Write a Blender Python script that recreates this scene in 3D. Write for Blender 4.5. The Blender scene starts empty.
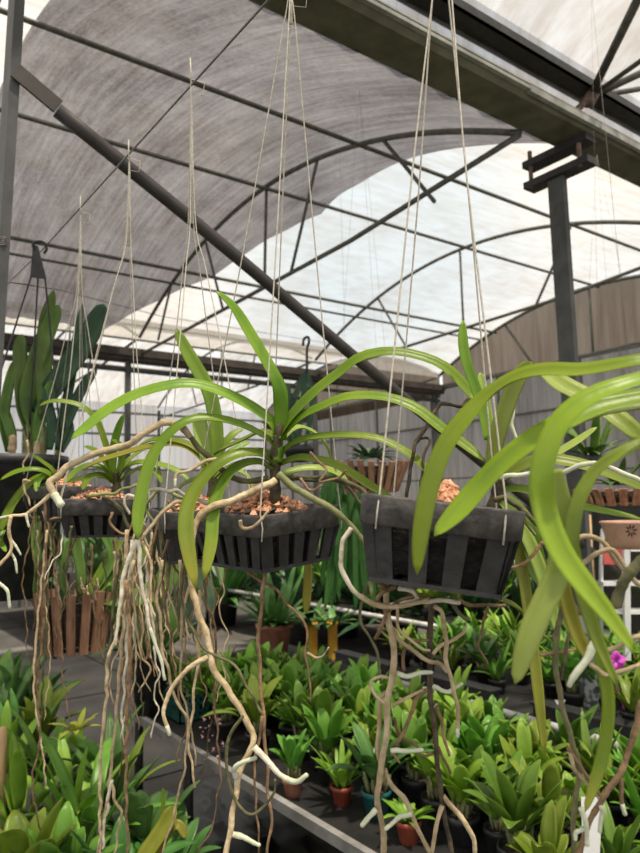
import bpy, math, random
import numpy as np
from mathutils import Matrix, Vector
from math import radians as rd, pi
random.seed(7)
S = bpy.context.scene
COL = S.collection
# ------------------------------------------------------------------ camera model (world x = purlin direction, y = across the bays)
FL = 690.0; CAMZ = 1.45
_p, _r, _y = rd(6.4), rd(-1.35), rd(53.4)
_F = np.array([0, math.cos(_p), math.sin(_p)]); _X = np.array([1., 0, 0]); _U = np.cross(_X, _F)
_R = math.cos(_r)*_X+math.sin(_r)*_U; _U2 = -math.sin(_r)*_X+math.cos(_r)*_U
_M = np.array([[math.sin(_y), math.cos(_y), 0], [-math.cos(_y), math.sin(_y), 0], [0, 0, 1.]])
CR, CU, CF = _M@_R, _M@_U2, _M@_F
CAM = np.array([0, 0, CAMZ])
def ray(x, y): return CF+CR*(x-320)/FL-CU*(y-426.5)/FL
def P(x, y, d): return CAM+ray(x, y)*d
def sol(x, y, k, val):
    g = ray(x, y); return CAM+g*((val-CAM[k])/g[k])
cd = bpy.data.cameras.new('camera'); cam = bpy.data.objects.new('camera', cd); COL.objects.link(cam)
cd.sensor_fit = 'VERTICAL'; cd.sensor_height = 24; cd.lens = FL/853*24; cd.clip_start = .05
m = Matrix.Identity(4)
for i in range(3):
    m[i][0], m[i][1], m[i][2], m[i][3] = CR[i], CU[i], -CF[i], CAM[i]
cam.matrix_world = m; S.camera = cam
cd.dof.use_dof = True; cd.dof.focus_distance = 1.0; cd.dof.aperture_fstop = 5.0

# ------------------------------------------------------------------ materials
def nodes(name):
    mt = bpy.data.materials.new(name); mt.use_nodes = True; nt = mt.node_tree; nt.nodes.clear()
    out = nt.nodes.new('ShaderNodeOutputMaterial'); return mt, nt, out
def N(nt, t, **kw):
    n = nt.nodes.new(t)
    for k, v in kw.items():
        if k in n.inputs: n.inputs[k].default_value = v
        else: setattr(n, k, v)
    return n
def ramp(nt, stops):
    r = nt.nodes.new('ShaderNodeValToRGB'); e = r.color_ramp.elements
    while len(e) < len(stops): e.new(.5)
    for q, (pos, c) in zip(e, stops): q.position = pos; q.color = (*c, 1) if len(c) == 3 else c
    return r
def srgb(r, g, b):
    f = lambda c: (c/255/12.92) if c/255 <= .04045 else ((c/255+.055)/1.055)**2.4
    return (f(r), f(g), f(b))
def coords(nt, scale=(1, 1, 1)):
    t = nt.nodes.new('ShaderNodeTexCoord'); mp = nt.nodes.new('ShaderNodeMapping'); mp.inputs['Scale'].default_value = scale
    nt.links.new(t.outputs['Object'], mp.inputs['Vector']); return mp
def noise(nt, vec, sc, det=3, rough=.55):
    n = nt.nodes.new('ShaderNodeTexNoise'); n.inputs['Scale'].default_value = sc; n.inputs['Detail'].default_value = det
    n.inputs['Roughness'].default_value = rough; nt.links.new(vec.outputs[0], n.inputs['Vector']); return n
def solid(name, c1, c2=None, rough=.6, sc=20, scale=(1, 1, 1), metal=0, bump=0, vary=0, lo=.35, hi=.65, spec=.5):
    mt, nt, out = nodes(name); L = nt.links.new
    b = N(nt, 'ShaderNodeBsdfPrincipled', Roughness=rough, Metallic=metal); L(b.outputs[0], out.inputs[0])
    b.inputs['Specular IOR Level'].default_value = spec
    mp = coords(nt, scale); n = noise(nt, mp, sc); r = ramp(nt, [(lo, c1), (hi, c2 or c1)]); L(n.outputs['Fac'], r.inputs[0])
    src = r.outputs[0]
    if vary:
        oi = nt.nodes.new('ShaderNodeObjectInfo'); hs = nt.nodes.new('ShaderNodeHueSaturation')
        mr = N(nt, 'ShaderNodeMapRange'); mr.inputs['To Min'].default_value = 1-vary; mr.inputs['To Max'].default_value = 1+vary
        L(oi.outputs['Random'], mr.inputs['Value']); L(mr.outputs[0], hs.inputs['Value']); L(src, hs.inputs['Color']); src = hs.outputs[0]
    L(src, b.inputs['Base Color'])
    if bump:
        bp = N(nt, 'ShaderNodeBump', Strength=bump, Distance=.01); L(n.outputs['Fac'], bp.inputs['Height']); L(bp.outputs[0], b.inputs['Normal'])
    return mt
def leafmat(name, c1, c2, trans=.35, rough=.38, sc=9, vary=.18, hue=.015, tip=None):
    mt, nt, out = nodes(name); L = nt.links.new
    mp = coords(nt); n = noise(nt, mp, sc, 2); r = ramp(nt, [(.35, c1), (.68, c2)]); L(n.outputs['Fac'], r.inputs[0])
    src = r.outputs[0]
    if tip:  # uv.y runs along the leaf, the last stretch ages to yellow
        uv = nt.nodes.new('ShaderNodeTexCoord'); sx = nt.nodes.new('ShaderNodeSeparateXYZ'); L(uv.outputs['UV'], sx.inputs[0])
        mr = N(nt, 'ShaderNodeMapRange'); mr.inputs['From Min'].default_value = .78; mr.inputs['From Max'].default_value = 1
        L(sx.outputs['Y'], mr.inputs['Value']); mx = nt.nodes.new('ShaderNodeMix'); mx.data_type = 'RGBA'
        L(mr.outputs[0], mx.inputs['Factor']); L(src, mx.inputs['A']); mx.inputs['B'].default_value = (*tip, 1); src = mx.outputs['Result']
    oi = nt.nodes.new('ShaderNodeObjectInfo'); hs = nt.nodes.new('ShaderNodeHueSaturation')
    mr = N(nt, 'ShaderNodeMapRange'); mr.inputs['To Min'].default_value = 1-vary; mr.inputs['To Max'].default_value = 1+vary
    mh = N(nt, 'ShaderNodeMapRange'); mh.inputs['To Min'].default_value = .5-hue; mh.inputs['To Max'].default_value = .5+hue
    L(oi.outputs['Random'], mr.inputs['Value']); L(oi.outputs['Random'], mh.inputs['Value'])
    L(mr.outputs[0], hs.inputs['Value']); L(mh.outputs[0], hs.inputs['Hue']); L(src, hs.inputs['Color'])
    b = N(nt, 'ShaderNodeBsdfPrincipled', Roughness=rough); b.inputs['Specular IOR Level'].default_value = .45
    t = nt.nodes.new('ShaderNodeBsdfTranslucent'); mx = N(nt, 'ShaderNodeMixShader'); mx.inputs[0].default_value = trans
    L(hs.outputs[0], b.inputs['Base Color']); L(hs.outputs[0], t.inputs['Color'])
    wv = noise(nt, coords(nt, (1, 1, 1)), 90, 2); bp = N(nt, 'ShaderNodeBump', Strength=.12, Distance=.004)
    L(wv.outputs['Fac'], bp.inputs['Height']); L(bp.outputs[0], b.inputs['Normal'])
    L(b.outputs[0], mx.inputs[1]); L(t.outputs[0], mx.inputs[2]); L(mx.outputs[0], out.inputs[0]); return mt
def sheet(name, clean, stain_fold, tr, cover, sc=(1.6, .35, 0), lo=.42, hi=.62, tl=(.8, .8, .8), sc2=(5, .5, 0), weave=0):
    """weathered plastic or netting: lets part of the sky through, scatters the rest"""
    mt, nt, out = nodes(name); L = nt.links.new
    mp = coords(nt, sc); n1 = noise(nt, mp, 1.3, 6, .62); n2 = noise(nt, coords(nt, sc2), 3, 4, .6)
    ad = N(nt, 'ShaderNodeMath', operation='ADD'); mu = N(nt, 'ShaderNodeMath', operation='MULTIPLY'); mu.inputs[1].default_value = .5
    L(n1.outputs['Fac'], ad.inputs[0]); L(n2.outputs['Fac'], ad.inputs[1]); L(ad.outputs[0], mu.inputs[0])
    if weave:
        n3 = noise(nt, coords(nt, (1, .35, 0)), 70, 3, .7); a3 = N(nt, 'ShaderNodeMath', operation='MULTIPLY_ADD'); a3.inputs[1].default_value = weave; L(n3.outputs['Fac'], a3.inputs[0]); L(mu.outputs[0], a3.inputs[2]); s3 = N(nt, 'ShaderNodeMath', operation='SUBTRACT'); s3.inputs[1].default_value = weave*.5; L(a3.outputs[0], s3.inputs[0]); mu = s3
    r = ramp(nt, [(lo, clean), (hi, stain_fold)]); L(mu.outputs[0], r.inputs[0])
    t = nt.nodes.new('ShaderNodeBsdfTransparent'); tn = nt.nodes.new('ShaderNodeMix'); tn.data_type = 'RGBA'; tn.blend_type = 'MULTIPLY'
    tn.inputs['Factor'].default_value = 1; tn.inputs['B'].default_value = (*tr, 1); L(r.outputs[0], tn.inputs['A']); L(tn.outputs['Result'], t.inputs['Color'])
    d = nt.nodes.new('ShaderNodeBsdfTranslucent'); td = nt.nodes.new('ShaderNodeMix'); td.data_type = 'RGBA'; td.blend_type = 'MULTIPLY'
    td.inputs['Factor'].default_value = 1; td.inputs['B'].default_value = (*tl, 1); L(r.outputs[0], td.inputs['A']); L(td.outputs['Result'], d.inputs['Color'])
    mx = nt.nodes.new('ShaderNodeMixShader'); mx.inputs[0].default_value = cover
    L(t.outputs[0], mx.inputs[1]); L(d.outputs[0], mx.inputs[2]); L(mx.outputs[0], out.inputs[0]); return mt

MT = dict(
 film=sheet('film', (1, .99, .97), (.70, .63, .56), (.66, .66, .665), .34, tl=(.42, .42, .42), lo=.42, hi=.64, sc2=(3, 1.2, 0), weave=.1),
 film_clear=sheet('film_clear', (1, .99, .97), (.84, .77, .70), (.77, .76, .745), .22, tl=(.48, .465, .44), sc=(1.1, .9, 0), sc2=(1.2, 3.5, 0), lo=.42, hi=.66, weave=.06),
 net=sheet('net', (.80, .79, .80), (.36, .34, .35), (.36, .37, .40), .40, sc=(3, 1.2, 0), lo=.34, hi=.64, tl=(.27, .26, .265), sc2=(11, .5, 0), weave=.35),  # streak noise paints the shading of the net's folds into its colour
 gable=sheet('gable', (.50, .44, .38), (.33, .27, .22), (.42, .40, .37), .6, sc=(1, 1, .3), sc2=(5, 5, .4), tl=(.5, .45, .4)),
 wallnet=sheet('wallnet', (.60, .57, .54), (.34, .32, .30), (.30, .30, .30), .6, sc=(1, 1, .2), sc2=(5, 5, .4), tl=(.46, .44, .42)),
 steel=solid('steel', (.045, .047, .045), (.075, .078, .074), .6, 12, metal=.1),
 steel_dark=solid('steel_dark', (.018, .018, .017), (.035, .033, .03), .5, 20),
 gutter=solid('gutter', (.075, .072, .042), (.135, .125, .08), .6, 9, bump=.1),
 gutter_lip=solid('gutter_lip', (.20, .20, .17), (.34, .34, .30), .5, 14),
 tube=solid('tube', (.06, .062, .052), (.12, .115, .095), .55, 25),
 rust=solid('rust', (.07, .05, .04), (.20, .13, .10), .8, 30),
 galv=solid('galv', (.09, .10, .10), (.42, .44, .45), .5, 26, metal=.1, lo=.46, hi=.54),
 brace=solid('brace', (.024, .020, .018), (.045, .038, .033), .6, 14),
 brown_beam=solid('brown_beam', (.018, .014, .012), (.05, .038, .031), .7, 9),
 black=solid('black', (.012, .012, .013), (.035, .035, .037), .5, 30, bump=.1),
 basket=solid('basket', (.011, .0105, .010), (.026, .024, .023), .55, 45, bump=.25),
 basket_worn=solid('basket_worn', (.028, .026, .025), (.080, .072, .066), .6, 60, bump=.3),
 medium=solid('medium', (.002, .002, .002), (.012, .008, .006), .9, 90, bump=.6),
 chips=solid('chips', (.42, .17, .085), (.78, .45, .27), .8, 120, bump=.3, lo=.4, hi=.6),
 cord=solid('cord', (.42, .38, .30), (.62, .58, .48), .8, 200),
 wire=solid('wire', (.14, .13, .12), (.24, .22, .20), .45, 60, metal=.5),
 terracotta=solid('terracotta', (.30, .11, .065), (.44, .19, .12), .8, 20, bump=.1),
 terrapale=solid('terrapale', (.44, .24, .17), (.56, .34, .25), .8, 20, bump=.1),
 redpot=solid('redpot', (.28, .055, .025), (.38, .09, .045), .5, 20),
 teal=solid('teal', (.012, .10, .10), (.02, .15, .14), .45, 20),
 crate=solid('crate', (.010, .065, .05), (.02, .10, .075), .5, 20),
 wood=solid('wood', (.16, .075, .04), (.34, .18, .10), .75, 8, (6, 6, 1), bump=.15),
 soil=solid('soil', (.012, .009, .007), (.07, .045, .03), .95, 120, bump=.5),
 floor=solid('floor', (.072, .068, .061), (.115, .107, .096), .85, 3, bump=.05),
 mat=solid('mat', (.008, .008, .008), (.022, .020, .019), .6, 12, bump=.3),
 concrete=solid('concrete', (.19, .18, .165), (.30, .29, .27), .85, 14, bump=.2),
 pipe=solid('pipe', (.36, .36, .34), (.55, .55, .52), .5, 14),
 white=solid('white', (.70, .70, .68), (.80, .80, .78), .5, 10),
 red=solid('red', (.50, .07, .06), (.60, .11, .09), .5, 10),
 canewood=solid('canewood', (.50, .30, .14), (.62, .40, .20), .6, 10),
 stem=solid('stem', (.03, .022, .012), (.09, .075, .03), .8, 60, bump=.3),
 bulb=solid('bulb', (.10, .14, .04), (.26, .24, .12), .7, 40, vary=.2),
 sheath=solid('sheath', (.32, .22, .12), (.50, .38, .24), .9, 40, bump=.3),
 r_tan=solid('r_tan', (.34, .25, .13), (.56, .45, .28), .75, 55, bump=.5, vary=.22),
 r_pale=solid('r_pale', (.50, .45, .33), (.70, .66, .54), .7, 55, bump=.4, vary=.12),
 r_brown=solid('r_brown', (.13, .075, .035), (.30, .19, .10), .8, 55, bump=.5, vary=.3),
 r_olive=solid('r_olive', (.055, .055, .02), (.15, .14, .06), .7, 50, bump=.4, vary=.2),
 r_green=solid('r_green', (.12, .15, .04), (.30, .30, .12), .6, 40, bump=.3, vary=.2),
 r_dark=solid('r_dark', (.035, .025, .015), (.12, .085, .05), .8, 60, bump=.5, vary=.2),
 r_tip=solid('r_tip', (.46, .50, .34), (.66, .68, .52), .5, 40, bump=.2),
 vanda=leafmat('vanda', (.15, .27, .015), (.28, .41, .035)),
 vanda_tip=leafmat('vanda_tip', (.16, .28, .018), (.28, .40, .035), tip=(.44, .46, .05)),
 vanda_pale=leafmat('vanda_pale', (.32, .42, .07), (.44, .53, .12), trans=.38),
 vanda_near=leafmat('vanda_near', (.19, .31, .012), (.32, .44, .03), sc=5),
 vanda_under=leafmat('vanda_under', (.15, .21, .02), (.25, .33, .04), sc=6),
 yellow=leafmat('yellow', (.27, .29, .03), (.42, .40, .05)),
 dark_leaf=leafmat('dark_leaf', (.010, .045, .018), (.03, .09, .03), trans=.12, rough=.4),
 mid_leaf=leafmat('mid_leaf', (.07, .15, .02), (.16, .28, .04), trans=.25),
 bench1=leafmat('bench1', (.10, .24, .024), (.20, .38, .05), trans=.32, vary=.3, hue=.02),
 bench2=leafmat('bench2', (.19, .35, .028), (.33, .50, .065), trans=.36, vary=.3, hue=.025),
 bench3=leafmat('bench3', (.055, .15, .03), (.12, .25, .06), trans=.25, vary=.3),
 grey_leaf=leafmat('grey_leaf', (.06, .12, .055), (.14, .22, .11), trans=.2, vary=.2),
 purple=solid('purple', (.50, .03, .42), (.66, .08, .56), .5, 30),
 pink=solid('pink', (.75, .35, .38), (.85, .5, .5), .5, 30),
 plum=solid('plum', (.05, .012, .03), (.09, .03, .05), .5, 30),
)

# ------------------------------------------------------------------ mesh collector
class MB:
    def __init__(s): s.v = []; s.f = []; s.uv = {}; s.mi = []; s.cur = 0
    def add(s, vs, fs, uvs=None):
        o = len(s.v); s.v += [tuple(float(c) for c in q) for q in vs]
        for f in fs: s.f.append(tuple(i+o for i in f)); s.mi.append(s.cur)
        if uvs:
            for i, u in enumerate(uvs): s.uv[o+i] = u
        return s
    def box(s, lo, hi, M=None):
        x0, y0, z0 = lo; x1, y1, z1 = hi
        vs = [(x0,y0,z0),(x1,y0,z0),(x1,y1,z0),(x0,y1,z0),(x0,y0,z1),(x1,y0,z1),(x1,y1,z1),(x0,y1,z1)]
        if M is not None: vs = [tuple(M@Vector(q)) for q in vs]
        return s.add(vs, [(3,2,1,0),(4,5,6,7),(0,1,5,4),(1,2,6,5),(2,3,7,6),(3,0,4,7)])
    def bar(s, a, b, w, h, up=(0, 0, 1)):
        a, b = Vector(a), Vector(b); t = (b-a).normalized(); sd = t.cross(Vector(up))
        if sd.length < 1e-4: sd = t.cross(Vector((0, 1, 0)))
        sd.normalize(); u = sd.cross(t)
        vs = [q+sd*i*w/2+u*j*h/2 for q in (a, b) for i, j in ((-1,-1),(1,-1),(1,1),(-1,1))]
        return s.add(vs, [(0,1,2,3),(7,6,5,4),(4,5,1,0),(5,6,2,1),(6,7,3,2),(7,4,0,3)])
    def tube(s, pts, rad, n=7, jitter=0, cap=True):
        pts = [Vector(q) for q in pts]; k = len(pts)
        if not hasattr(rad, '__len__'): rad = [rad]*k
        t0 = (pts[1]-pts[0]).normalized(); u = t0.orthogonal().normalized(); vs = []; fs = []
        for i in range(k):
            t = (pts[min(i+1, k-1)]-pts[max(i-1, 0)])
            if t.length < 1e-9: t = t0
            t = t.normalized(); u = (u-t*u.dot(t))
            if u.length < 1e-6: u = t.orthogonal()
            u.normalize(); w = t.cross(u); t0 = t
            for j in range(n):
                a = 2*pi*j/n; r = rad[i]*(1+random.uniform(-jitter, jitter)); vs.append(pts[i]+u*math.cos(a)*r+w*math.sin(a)*r)
        for i in range(k-1):
            for j in range(n): fs.append((i*n+j, i*n+(j+1)%n, (i+1)*n+(j+1)%n, (i+1)*n+j))
        if cap:
            c0 = len(vs); vs.append(pts[0]); vs.append(pts[-1]+(pts[-1]-pts[-2]).normalized()*rad[-1]*.6)
            for j in range(n): fs.append((c0, (j+1)%n, j)); fs.append((c0+1, (k-1)*n+j, (k-1)*n+(j+1)%n))
        return s.add(vs, fs)
    def lathe(s, prof, c=(0, 0, 0), n=20, sq=0):
        vs = []; fs = []
        for r, z in prof:
            for j in range(n):
                a = 2*pi*j/n; q = 1
                vs.append((c[0]+r*q*math.cos(a), c[1]+r*q*math.sin(a), c[2]+z))
        for i in range(len(prof)-1):
            for j in range(n): fs.append((i*n+j, i*n+(j+1)%n, (i+1)*n+(j+1)%n, (i+1)*n+j))
        return s.add(vs, fs)
    def leaf(s, pts, wid, nrm, thick=.0012, fold=.22):
        """strap leaf: closed V-shaped section swept along pts; nrm = per-point hint for the upper side"""
        pts = [Vector(q) for q in pts]; k = len(pts); vs = []; fs = []; uvs = []; prev = None
        for i in range(k):
            t = (pts[min(i+1, k-1)]-pts[max(i-1, 0)]).normalized(); h = Vector(nrm[i] if hasattr(nrm[0], '__len__') else nrm)
            n = h-t*h.dot(t)
            if n.length < .15 and prev is not None: n = prev-t*prev.dot(t)
            if n.length < 1e-6: n = t.orthogonal()
            n.normalize()
            if prev is not None:
                n = (n*.45+(prev-t*prev.dot(t)).normalized()*.55).normalized()
            prev = n; sd = t.cross(n).normalized(); w = wid[i]/2; up = fold*w
            sec = [(-1, 1), (-.55, .38), (0, 0), (.55, .38), (1, 1)]
            top = [pts[i]+sd*a*w+n*b*up for a, b in sec]; bot = [q-n*thick*(1 if abs(a) < .9 else .2) for q, (a, b) in zip(top, sec)]
            ring = top+bot[::-1]; vs += ring
            uvs += [((a+1)/2, i/(k-1)) for a, b in sec]+[((a+1)/2, i/(k-1)) for a, b in sec[::-1]]
        for i in range(k-1):
            for j in range(10): fs.append((i*10+j, i*10+(j+1)%10, (i+1)*10+(j+1)%10, (i+1)*10+j))
        fs.append(tuple(range(9, -1, -1))); fs.append(tuple((k-1)*10+j for j in range(10)))
        return s.add(vs, fs, uvs)
def spline(pts, n):
    q = [np.array(p, float) for p in pts]; q = [2*q[0]-q[1]]+q+[2*q[-1]-q[-2]]; L = []
    seg = len(pts)-1
    for i in range(n):
        t = i/(n-1)*seg; j = min(int(t), seg-1); f = t-j; a, b, c, d = q[j:j+4]
        L.append(.5*((2*b)+(c-a)*f+(2*a-5*b+4*c-d)*f*f+(3*b-a-3*c+d)*f**3))
    return L
ROOTM = {}
def build(name, mb, mat, parent=None, smooth=True, world=True, loc=None):
    me = bpy.data.meshes.new(name); vs = mb.v
    if parent is not None and world:
        im = ROOTM.get(parent.name, Matrix.Identity(4)).inverted(); vs = [tuple(im@Vector(q)) for q in vs]
    if parent is None and loc is not None: vs = [(x-loc[0], y-loc[1], z-loc[2]) for x, y, z in vs]
    me.from_pydata(vs, [], mb.f); 
    if smooth:
        me.polygons.foreach_set('use_smooth', [True]*len(me.polygons))
    if mb.uv:
        uvl = me.uv_layers.new(name='UVMap'); li = np.zeros(len(me.loops), dtype=np.int32); me.loops.foreach_get('vertex_index', li)
        uvl.data.foreach_set('uv', np.array([mb.uv.get(int(i), (0, 0)) for i in li], dtype=np.float32).ravel())
    mats = mat if isinstance(mat, (list, tuple)) else [mat]
    for q in mats: me.materials.append(MT[q] if isinstance(q, str) else q)
    if len(mats) > 1: me.polygons.foreach_set('material_index', mb.mi)
    me.update(); o = bpy.data.objects.new(name, me); COL.objects.link(o)
    if parent is not None: o.parent = parent
    elif loc is not None: o.location = loc
    if parent is not None: ROOTM[o.name] = ROOTM.get(parent.name, Matrix.Identity(4))
    else: ROOTM[o.name] = Matrix.Translation(loc) if loc is not None else Matrix.Identity(4)
    return o
def tag(o, label, cat, group=None, kind=None):
    o['label'] = label; o['category'] = cat
    if group: o['group'] = group
    if kind: o['kind'] = kind
    return o
def empty(name, loc, label=None, cat=None, group=None, rot=None):
    o = bpy.data.objects.new(name, None); COL.objects.link(o); o.empty_display_size = .05
    M = Matrix.Translation(Vector([float(c) for c in loc]))
    if rot is not None: M = M@rot; o.rotation_euler = rot.to_euler()
    o.location = [float(c) for c in loc]; ROOTM[o.name] = M
    if label: tag(o, label, cat, group)
    return o
def struct(o): o['kind'] = 'structure'; return o
def copy_tree(o, parent=None):
    c = o.copy(); COL.objects.link(c); c.parent = parent
    for ch in [q for q in o.children]: copy_tree(ch, c)
    return c

# ------------------------------------------------------------------ world and sun
W = bpy.data.worlds.new('sky'); S.world = W; W.use_nodes = True; nt = W.node_tree; nt.nodes.clear()
o_ = nt.nodes.new('ShaderNodeOutputWorld'); bg = nt.nodes.new('ShaderNodeBackground'); tc = nt.nodes.new('ShaderNodeTexCoord')
mp = nt.nodes.new('ShaderNodeMapping'); mp.inputs['Scale'].default_value = (1, 1, 2.2); nt.links.new(tc.outputs['Generated'], mp.inputs[0])
nz = noise(nt, mp, 2.6, 6, .55); rp = ramp(nt, [(.36, (.78, .84, .90)), (.54, (1.0, .98, .95))]); nt.links.new(nz.outputs['Fac'], rp.inputs[0])
gd = N(nt, 'ShaderNodeVectorMath', operation='DOT_PRODUCT'); nt.links.new(tc.outputs['Generated'], gd.inputs[0]); g_ = ray(375, 235); gd.inputs[1].default_value = tuple(g_/np.linalg.norm(g_))
gm = N(nt, 'ShaderNodeMapRange'); gm.inputs['From Min'].default_value = .972; gm.inputs['From Max'].default_value = .995; nt.links.new(gd.outputs['Value'], gm.inputs['Value'])
gx = nt.nodes.new('ShaderNodeMix'); gx.data_type = 'RGBA'; gx.inputs['B'].default_value = (.58, .73, .87, 1); nt.links.new(gm.outputs[0], gx.inputs['Factor']); nt.links.new(rp.outputs[0], gx.inputs['A'])
nt.links.new(gx.outputs['Result'], bg.inputs[0]); bg.inputs[1].default_value = 1.25; nt.links.new(bg.outputs[0], o_.inputs[0])
sd = bpy.data.lights.new('sun', 'SUN'); so = bpy.data.objects.new('sun', sd); COL.objects.link(so); sd.energy = 10.5; sd.angle = rd(4); sd.color = (1, .93, .80)
sun_from = Vector(tuple(-CF*.35+CR*.25))+Vector((0, 0, 1.25)); so.rotation_euler = sun_from.to_track_quat('Z', 'Y').to_euler()
S.view_settings.view_transform = 'Standard'; S.view_settings.look = 'None'; S.view_settings.exposure = 0.0; S.view_settings.gamma = 1
S.view_settings.use_curve_mapping = False

# ------------------------------------------------------------------ setting
Z = lambda h: h+CAMZ
b = MB(); b.box((-9, -9, -.06), (14, 16, 0)); struct(build('floor', b, 'floor', smooth=False))
b = MB()
for x in np.arange(-3, 9, 1.06): b.box((x, -3, .001), (x+.012, 12, .005))
for y in np.arange(-2, 12, 1.9): b.box((-3, y, .001), (9, y+.012, .005))
tag(build('floor_seams', b, 'mat', smooth=False), 'thin dark seams where the grey floor sheets meet', 'floor'); bpy.data.objects['floor_seams']['kind'] = 'structure'
ARCHX = [-4.05, -1.81, .43, 2.67, 4.91, 7.1]
Vg, Vf = 1.93, 6.67
def prof_mid(y): return Z(2.4-.64*((y-4.3)/2.37)**2)
def prof_near(y): return Z(2.80-.68*((y+.55)/2.37)**2)
def prof_far(y): return Z(2.4-.64*((y-9.05)/2.37)**2)
def vault(name, f, y0, y1, x0, x1, mat, dz=0, ny=24, nx=24, sag=0, th=.004):
    b = MB(); vs = []
    for j in range(ny+1):
        y = y0+(y1-y0)*j/ny
        for i in range(nx+1):
            x = x0+(x1-x0)*i/nx; z = f(y)+dz
            if sag: z -= sag*abs(math.sin((x-ARCHX[2])/2.24*pi))*.6+sag*.25*math.sin(x*23+2.2*math.sin(y*1.7))*(.5+.5*math.sin(x*3+y))
            vs.append((x, y, z))
    n = nx+1; fs = [(j*n+i, j*n+i+1, (j+1)*n+i+1, (j+1)*n+i) for j in range(ny) for i in range(nx)]
    b.add(vs, fs); return build(name, b, mat)
struct(vault('ceiling', prof_mid, Vg+.02, 6.75, -4.1, 7.1, 'film_clear', .03))
struct(vault('ceiling', prof_near, -2.9, 1.80, -4.1, 7.1, 'film', .03))
struct(vault('ceiling', prof_far, 6.85, 11.4, -4.1, 7.1, 'film', .03))
b = MB(); b.add([(-4.1, 1.83, Z(1.9)), (7.1, 1.83, Z(1.9)), (7.1, 1.80, prof_near(1.8)+.03), (-4.1, 1.80, prof_near(1.8)+.03)], [(0, 1, 2, 3)])
struct(build('ceiling', b, 'film', smooth=False))
# shade netting under the middle roof
def netf():
    b = MB(); vs = []; ny, nx = 40, 150
    for j in range(ny+1):
        y = Vg-.02+(6.66-Vg+.02)*j/ny; t = j/ny
        x0 = .70+.16*t; x1 = float(np.interp(y, [1.93, 2.71, 3.55, 4.42, 5.66, 6.66], [2.95, 3.03, 3.16, 3.34, 3.05, 2.3]))
        for i in range(nx+1):
            x = x0+(x1-x0)*i/nx; e = (i/nx)
            fold = .020*math.sin(x*21+1.6*math.sin(y*1.3)+.8*y)*(.35+.65*math.sin(y*.9+x*1.3)**2)+.010*math.sin(x*47-y*2.0)
            vs.append((x, y, prof_mid(y)+.012+fold*.55))
    n = nx+1; b.add(vs, [(j*n+i, j*n+i+1, (j+1)*n+i+1, (j+1)*n+i) for j in range(ny) for i in range(nx)])
    o = build('shade_netting', b, 'net'); tag(o, 'dark grey rippled shade netting stretched under the arched roof', 'shade net'); return o
netf()
# purlins
pu = [(3.08, .014), (4.2, .015), (5.67, .017), (5.86, .013)]
for i, (y, r) in enumerate(pu):
    b = MB(); b.tube([(-4, y, prof_mid(y)-.03), (7.1, y, prof_mid(y)-.03)], r, 8)
    tag(build('roof_purlin', b, 'tube'), ['slim steel roof purlin closest to the big olive gutter beam', 'slim steel roof purlin along the crest of the middle roof',
        'upper of two steel purlins running close together on the far roof slope', 'lower of two steel purlins running close together on the far roof slope'][i], 'roof purlin')
for i, y in enumerate((8.1, 9.2, 10.3)):
    b = MB(); b.tube([(-4, y, prof_far(y)-.03), (7.1, y, prof_far(y)-.03)], .016, 6)
    tag(build('roof_purlin', b, 'tube'), ['first', 'second', 'third'][i]+' steel purlin of the farther roof bay beyond the brown beam', 'roof purlin')
# arches with chord and struts
def arch(name, x, f, y0, y1, chord, struts, label, r=.017, cz=1.62):
    o = empty(name, (x, (y0+y1)/2, Z(1.6)), label, 'roof arch')
    ys = np.linspace(y0, y1, 33); b = MB(); b.tube([(x, y, f(y)-.012) for y in ys], r, 8); build('arch_tube', b, 'tube', o)
    if chord: b = MB(); b.tube([(x, y0, Z(cz)+.12), (x, y0+1.3, Z(cz)+.02), (x, y1, Z(cz)-.06)], r*.9, 8); build('bottom_chord', b, 'tube', o)
    for (ya, yb) in struts:
        b = MB(); b.tube([(x, ya, f(ya)-.012), (x, yb, Z(cz))], r*.7, 6); build('strut', b, 'tube', o)
    return o
st = ((2.9, 2.5), (3.55, 3.9), (4.2, 4.25), (5.2, 4.9), (5.9, 6.2))
arch('roof_arch', .43, prof_mid, Vg, Vf, True, st, 'roof arch ending at the grey post on the left edge')
arch('roof_arch', 2.67, prof_mid, Vg, Vf, True, st, 'roof arch with straight tie bar under the edge of the shade netting')
arch('roof_arch', 4.91, prof_mid, Vg, Vf, True, ((3.1, 3.5), (4.3, 4.3), (5.5, 5.1)), 'roof arch with slanted struts behind the right grey post')
arch('roof_arch', 7.06, prof_mid, Vg, Vf, True, ((3.1, 3.5), (4.3, 4.3), (5.5, 5.1)), 'roof arch framing the brown gable cloth at the end wall', r=.022)
for i, x in enumerate(ARCHX[3:]):
    arch('roof_arch', x, prof_far, 6.75, 11.4, True, ((8, 8.3), (9.05, 9.05), (10.2, 9.9)), 'roof arch of the farther bay, '+['left one, by the thin far post', 'middle one', 'one against the end wall'][i])
# near bay frame above the camera: joints on the black beam
def near_frame():
    j = P(590, 97, 3.45)
    o = empty('roof_truss', j, 'rusty roof truss joint and bars above the right grey post', 'roof truss')
    for q, r, n in (((652, -30, 2.75), .026, 'truss_bar'), ((656, 50, 3.0), .015, 'truss_bar'), ((665, 62, 3.3), .022, 'truss_bar'), ((670, 84, 3.8), .018, 'truss_bar')):
        b = MB(); a = j if n else j; b.tube([a, P(*q)], r*.8, 8); build(n, b, 'tube', o)
    b = MB(); b.tube([P(593, 92, 3.42), P(587, 104, 3.42)], .035, 8); build('joint_plate', b, 'rust', o)
    b = MB(); b.tube([P(590, 97, 3.44), P(577, 110, 3.4), P(575, 128, 3.42)], .018, 8); build('hanger_bar', b, 'rust', o)
near_frame()
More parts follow.
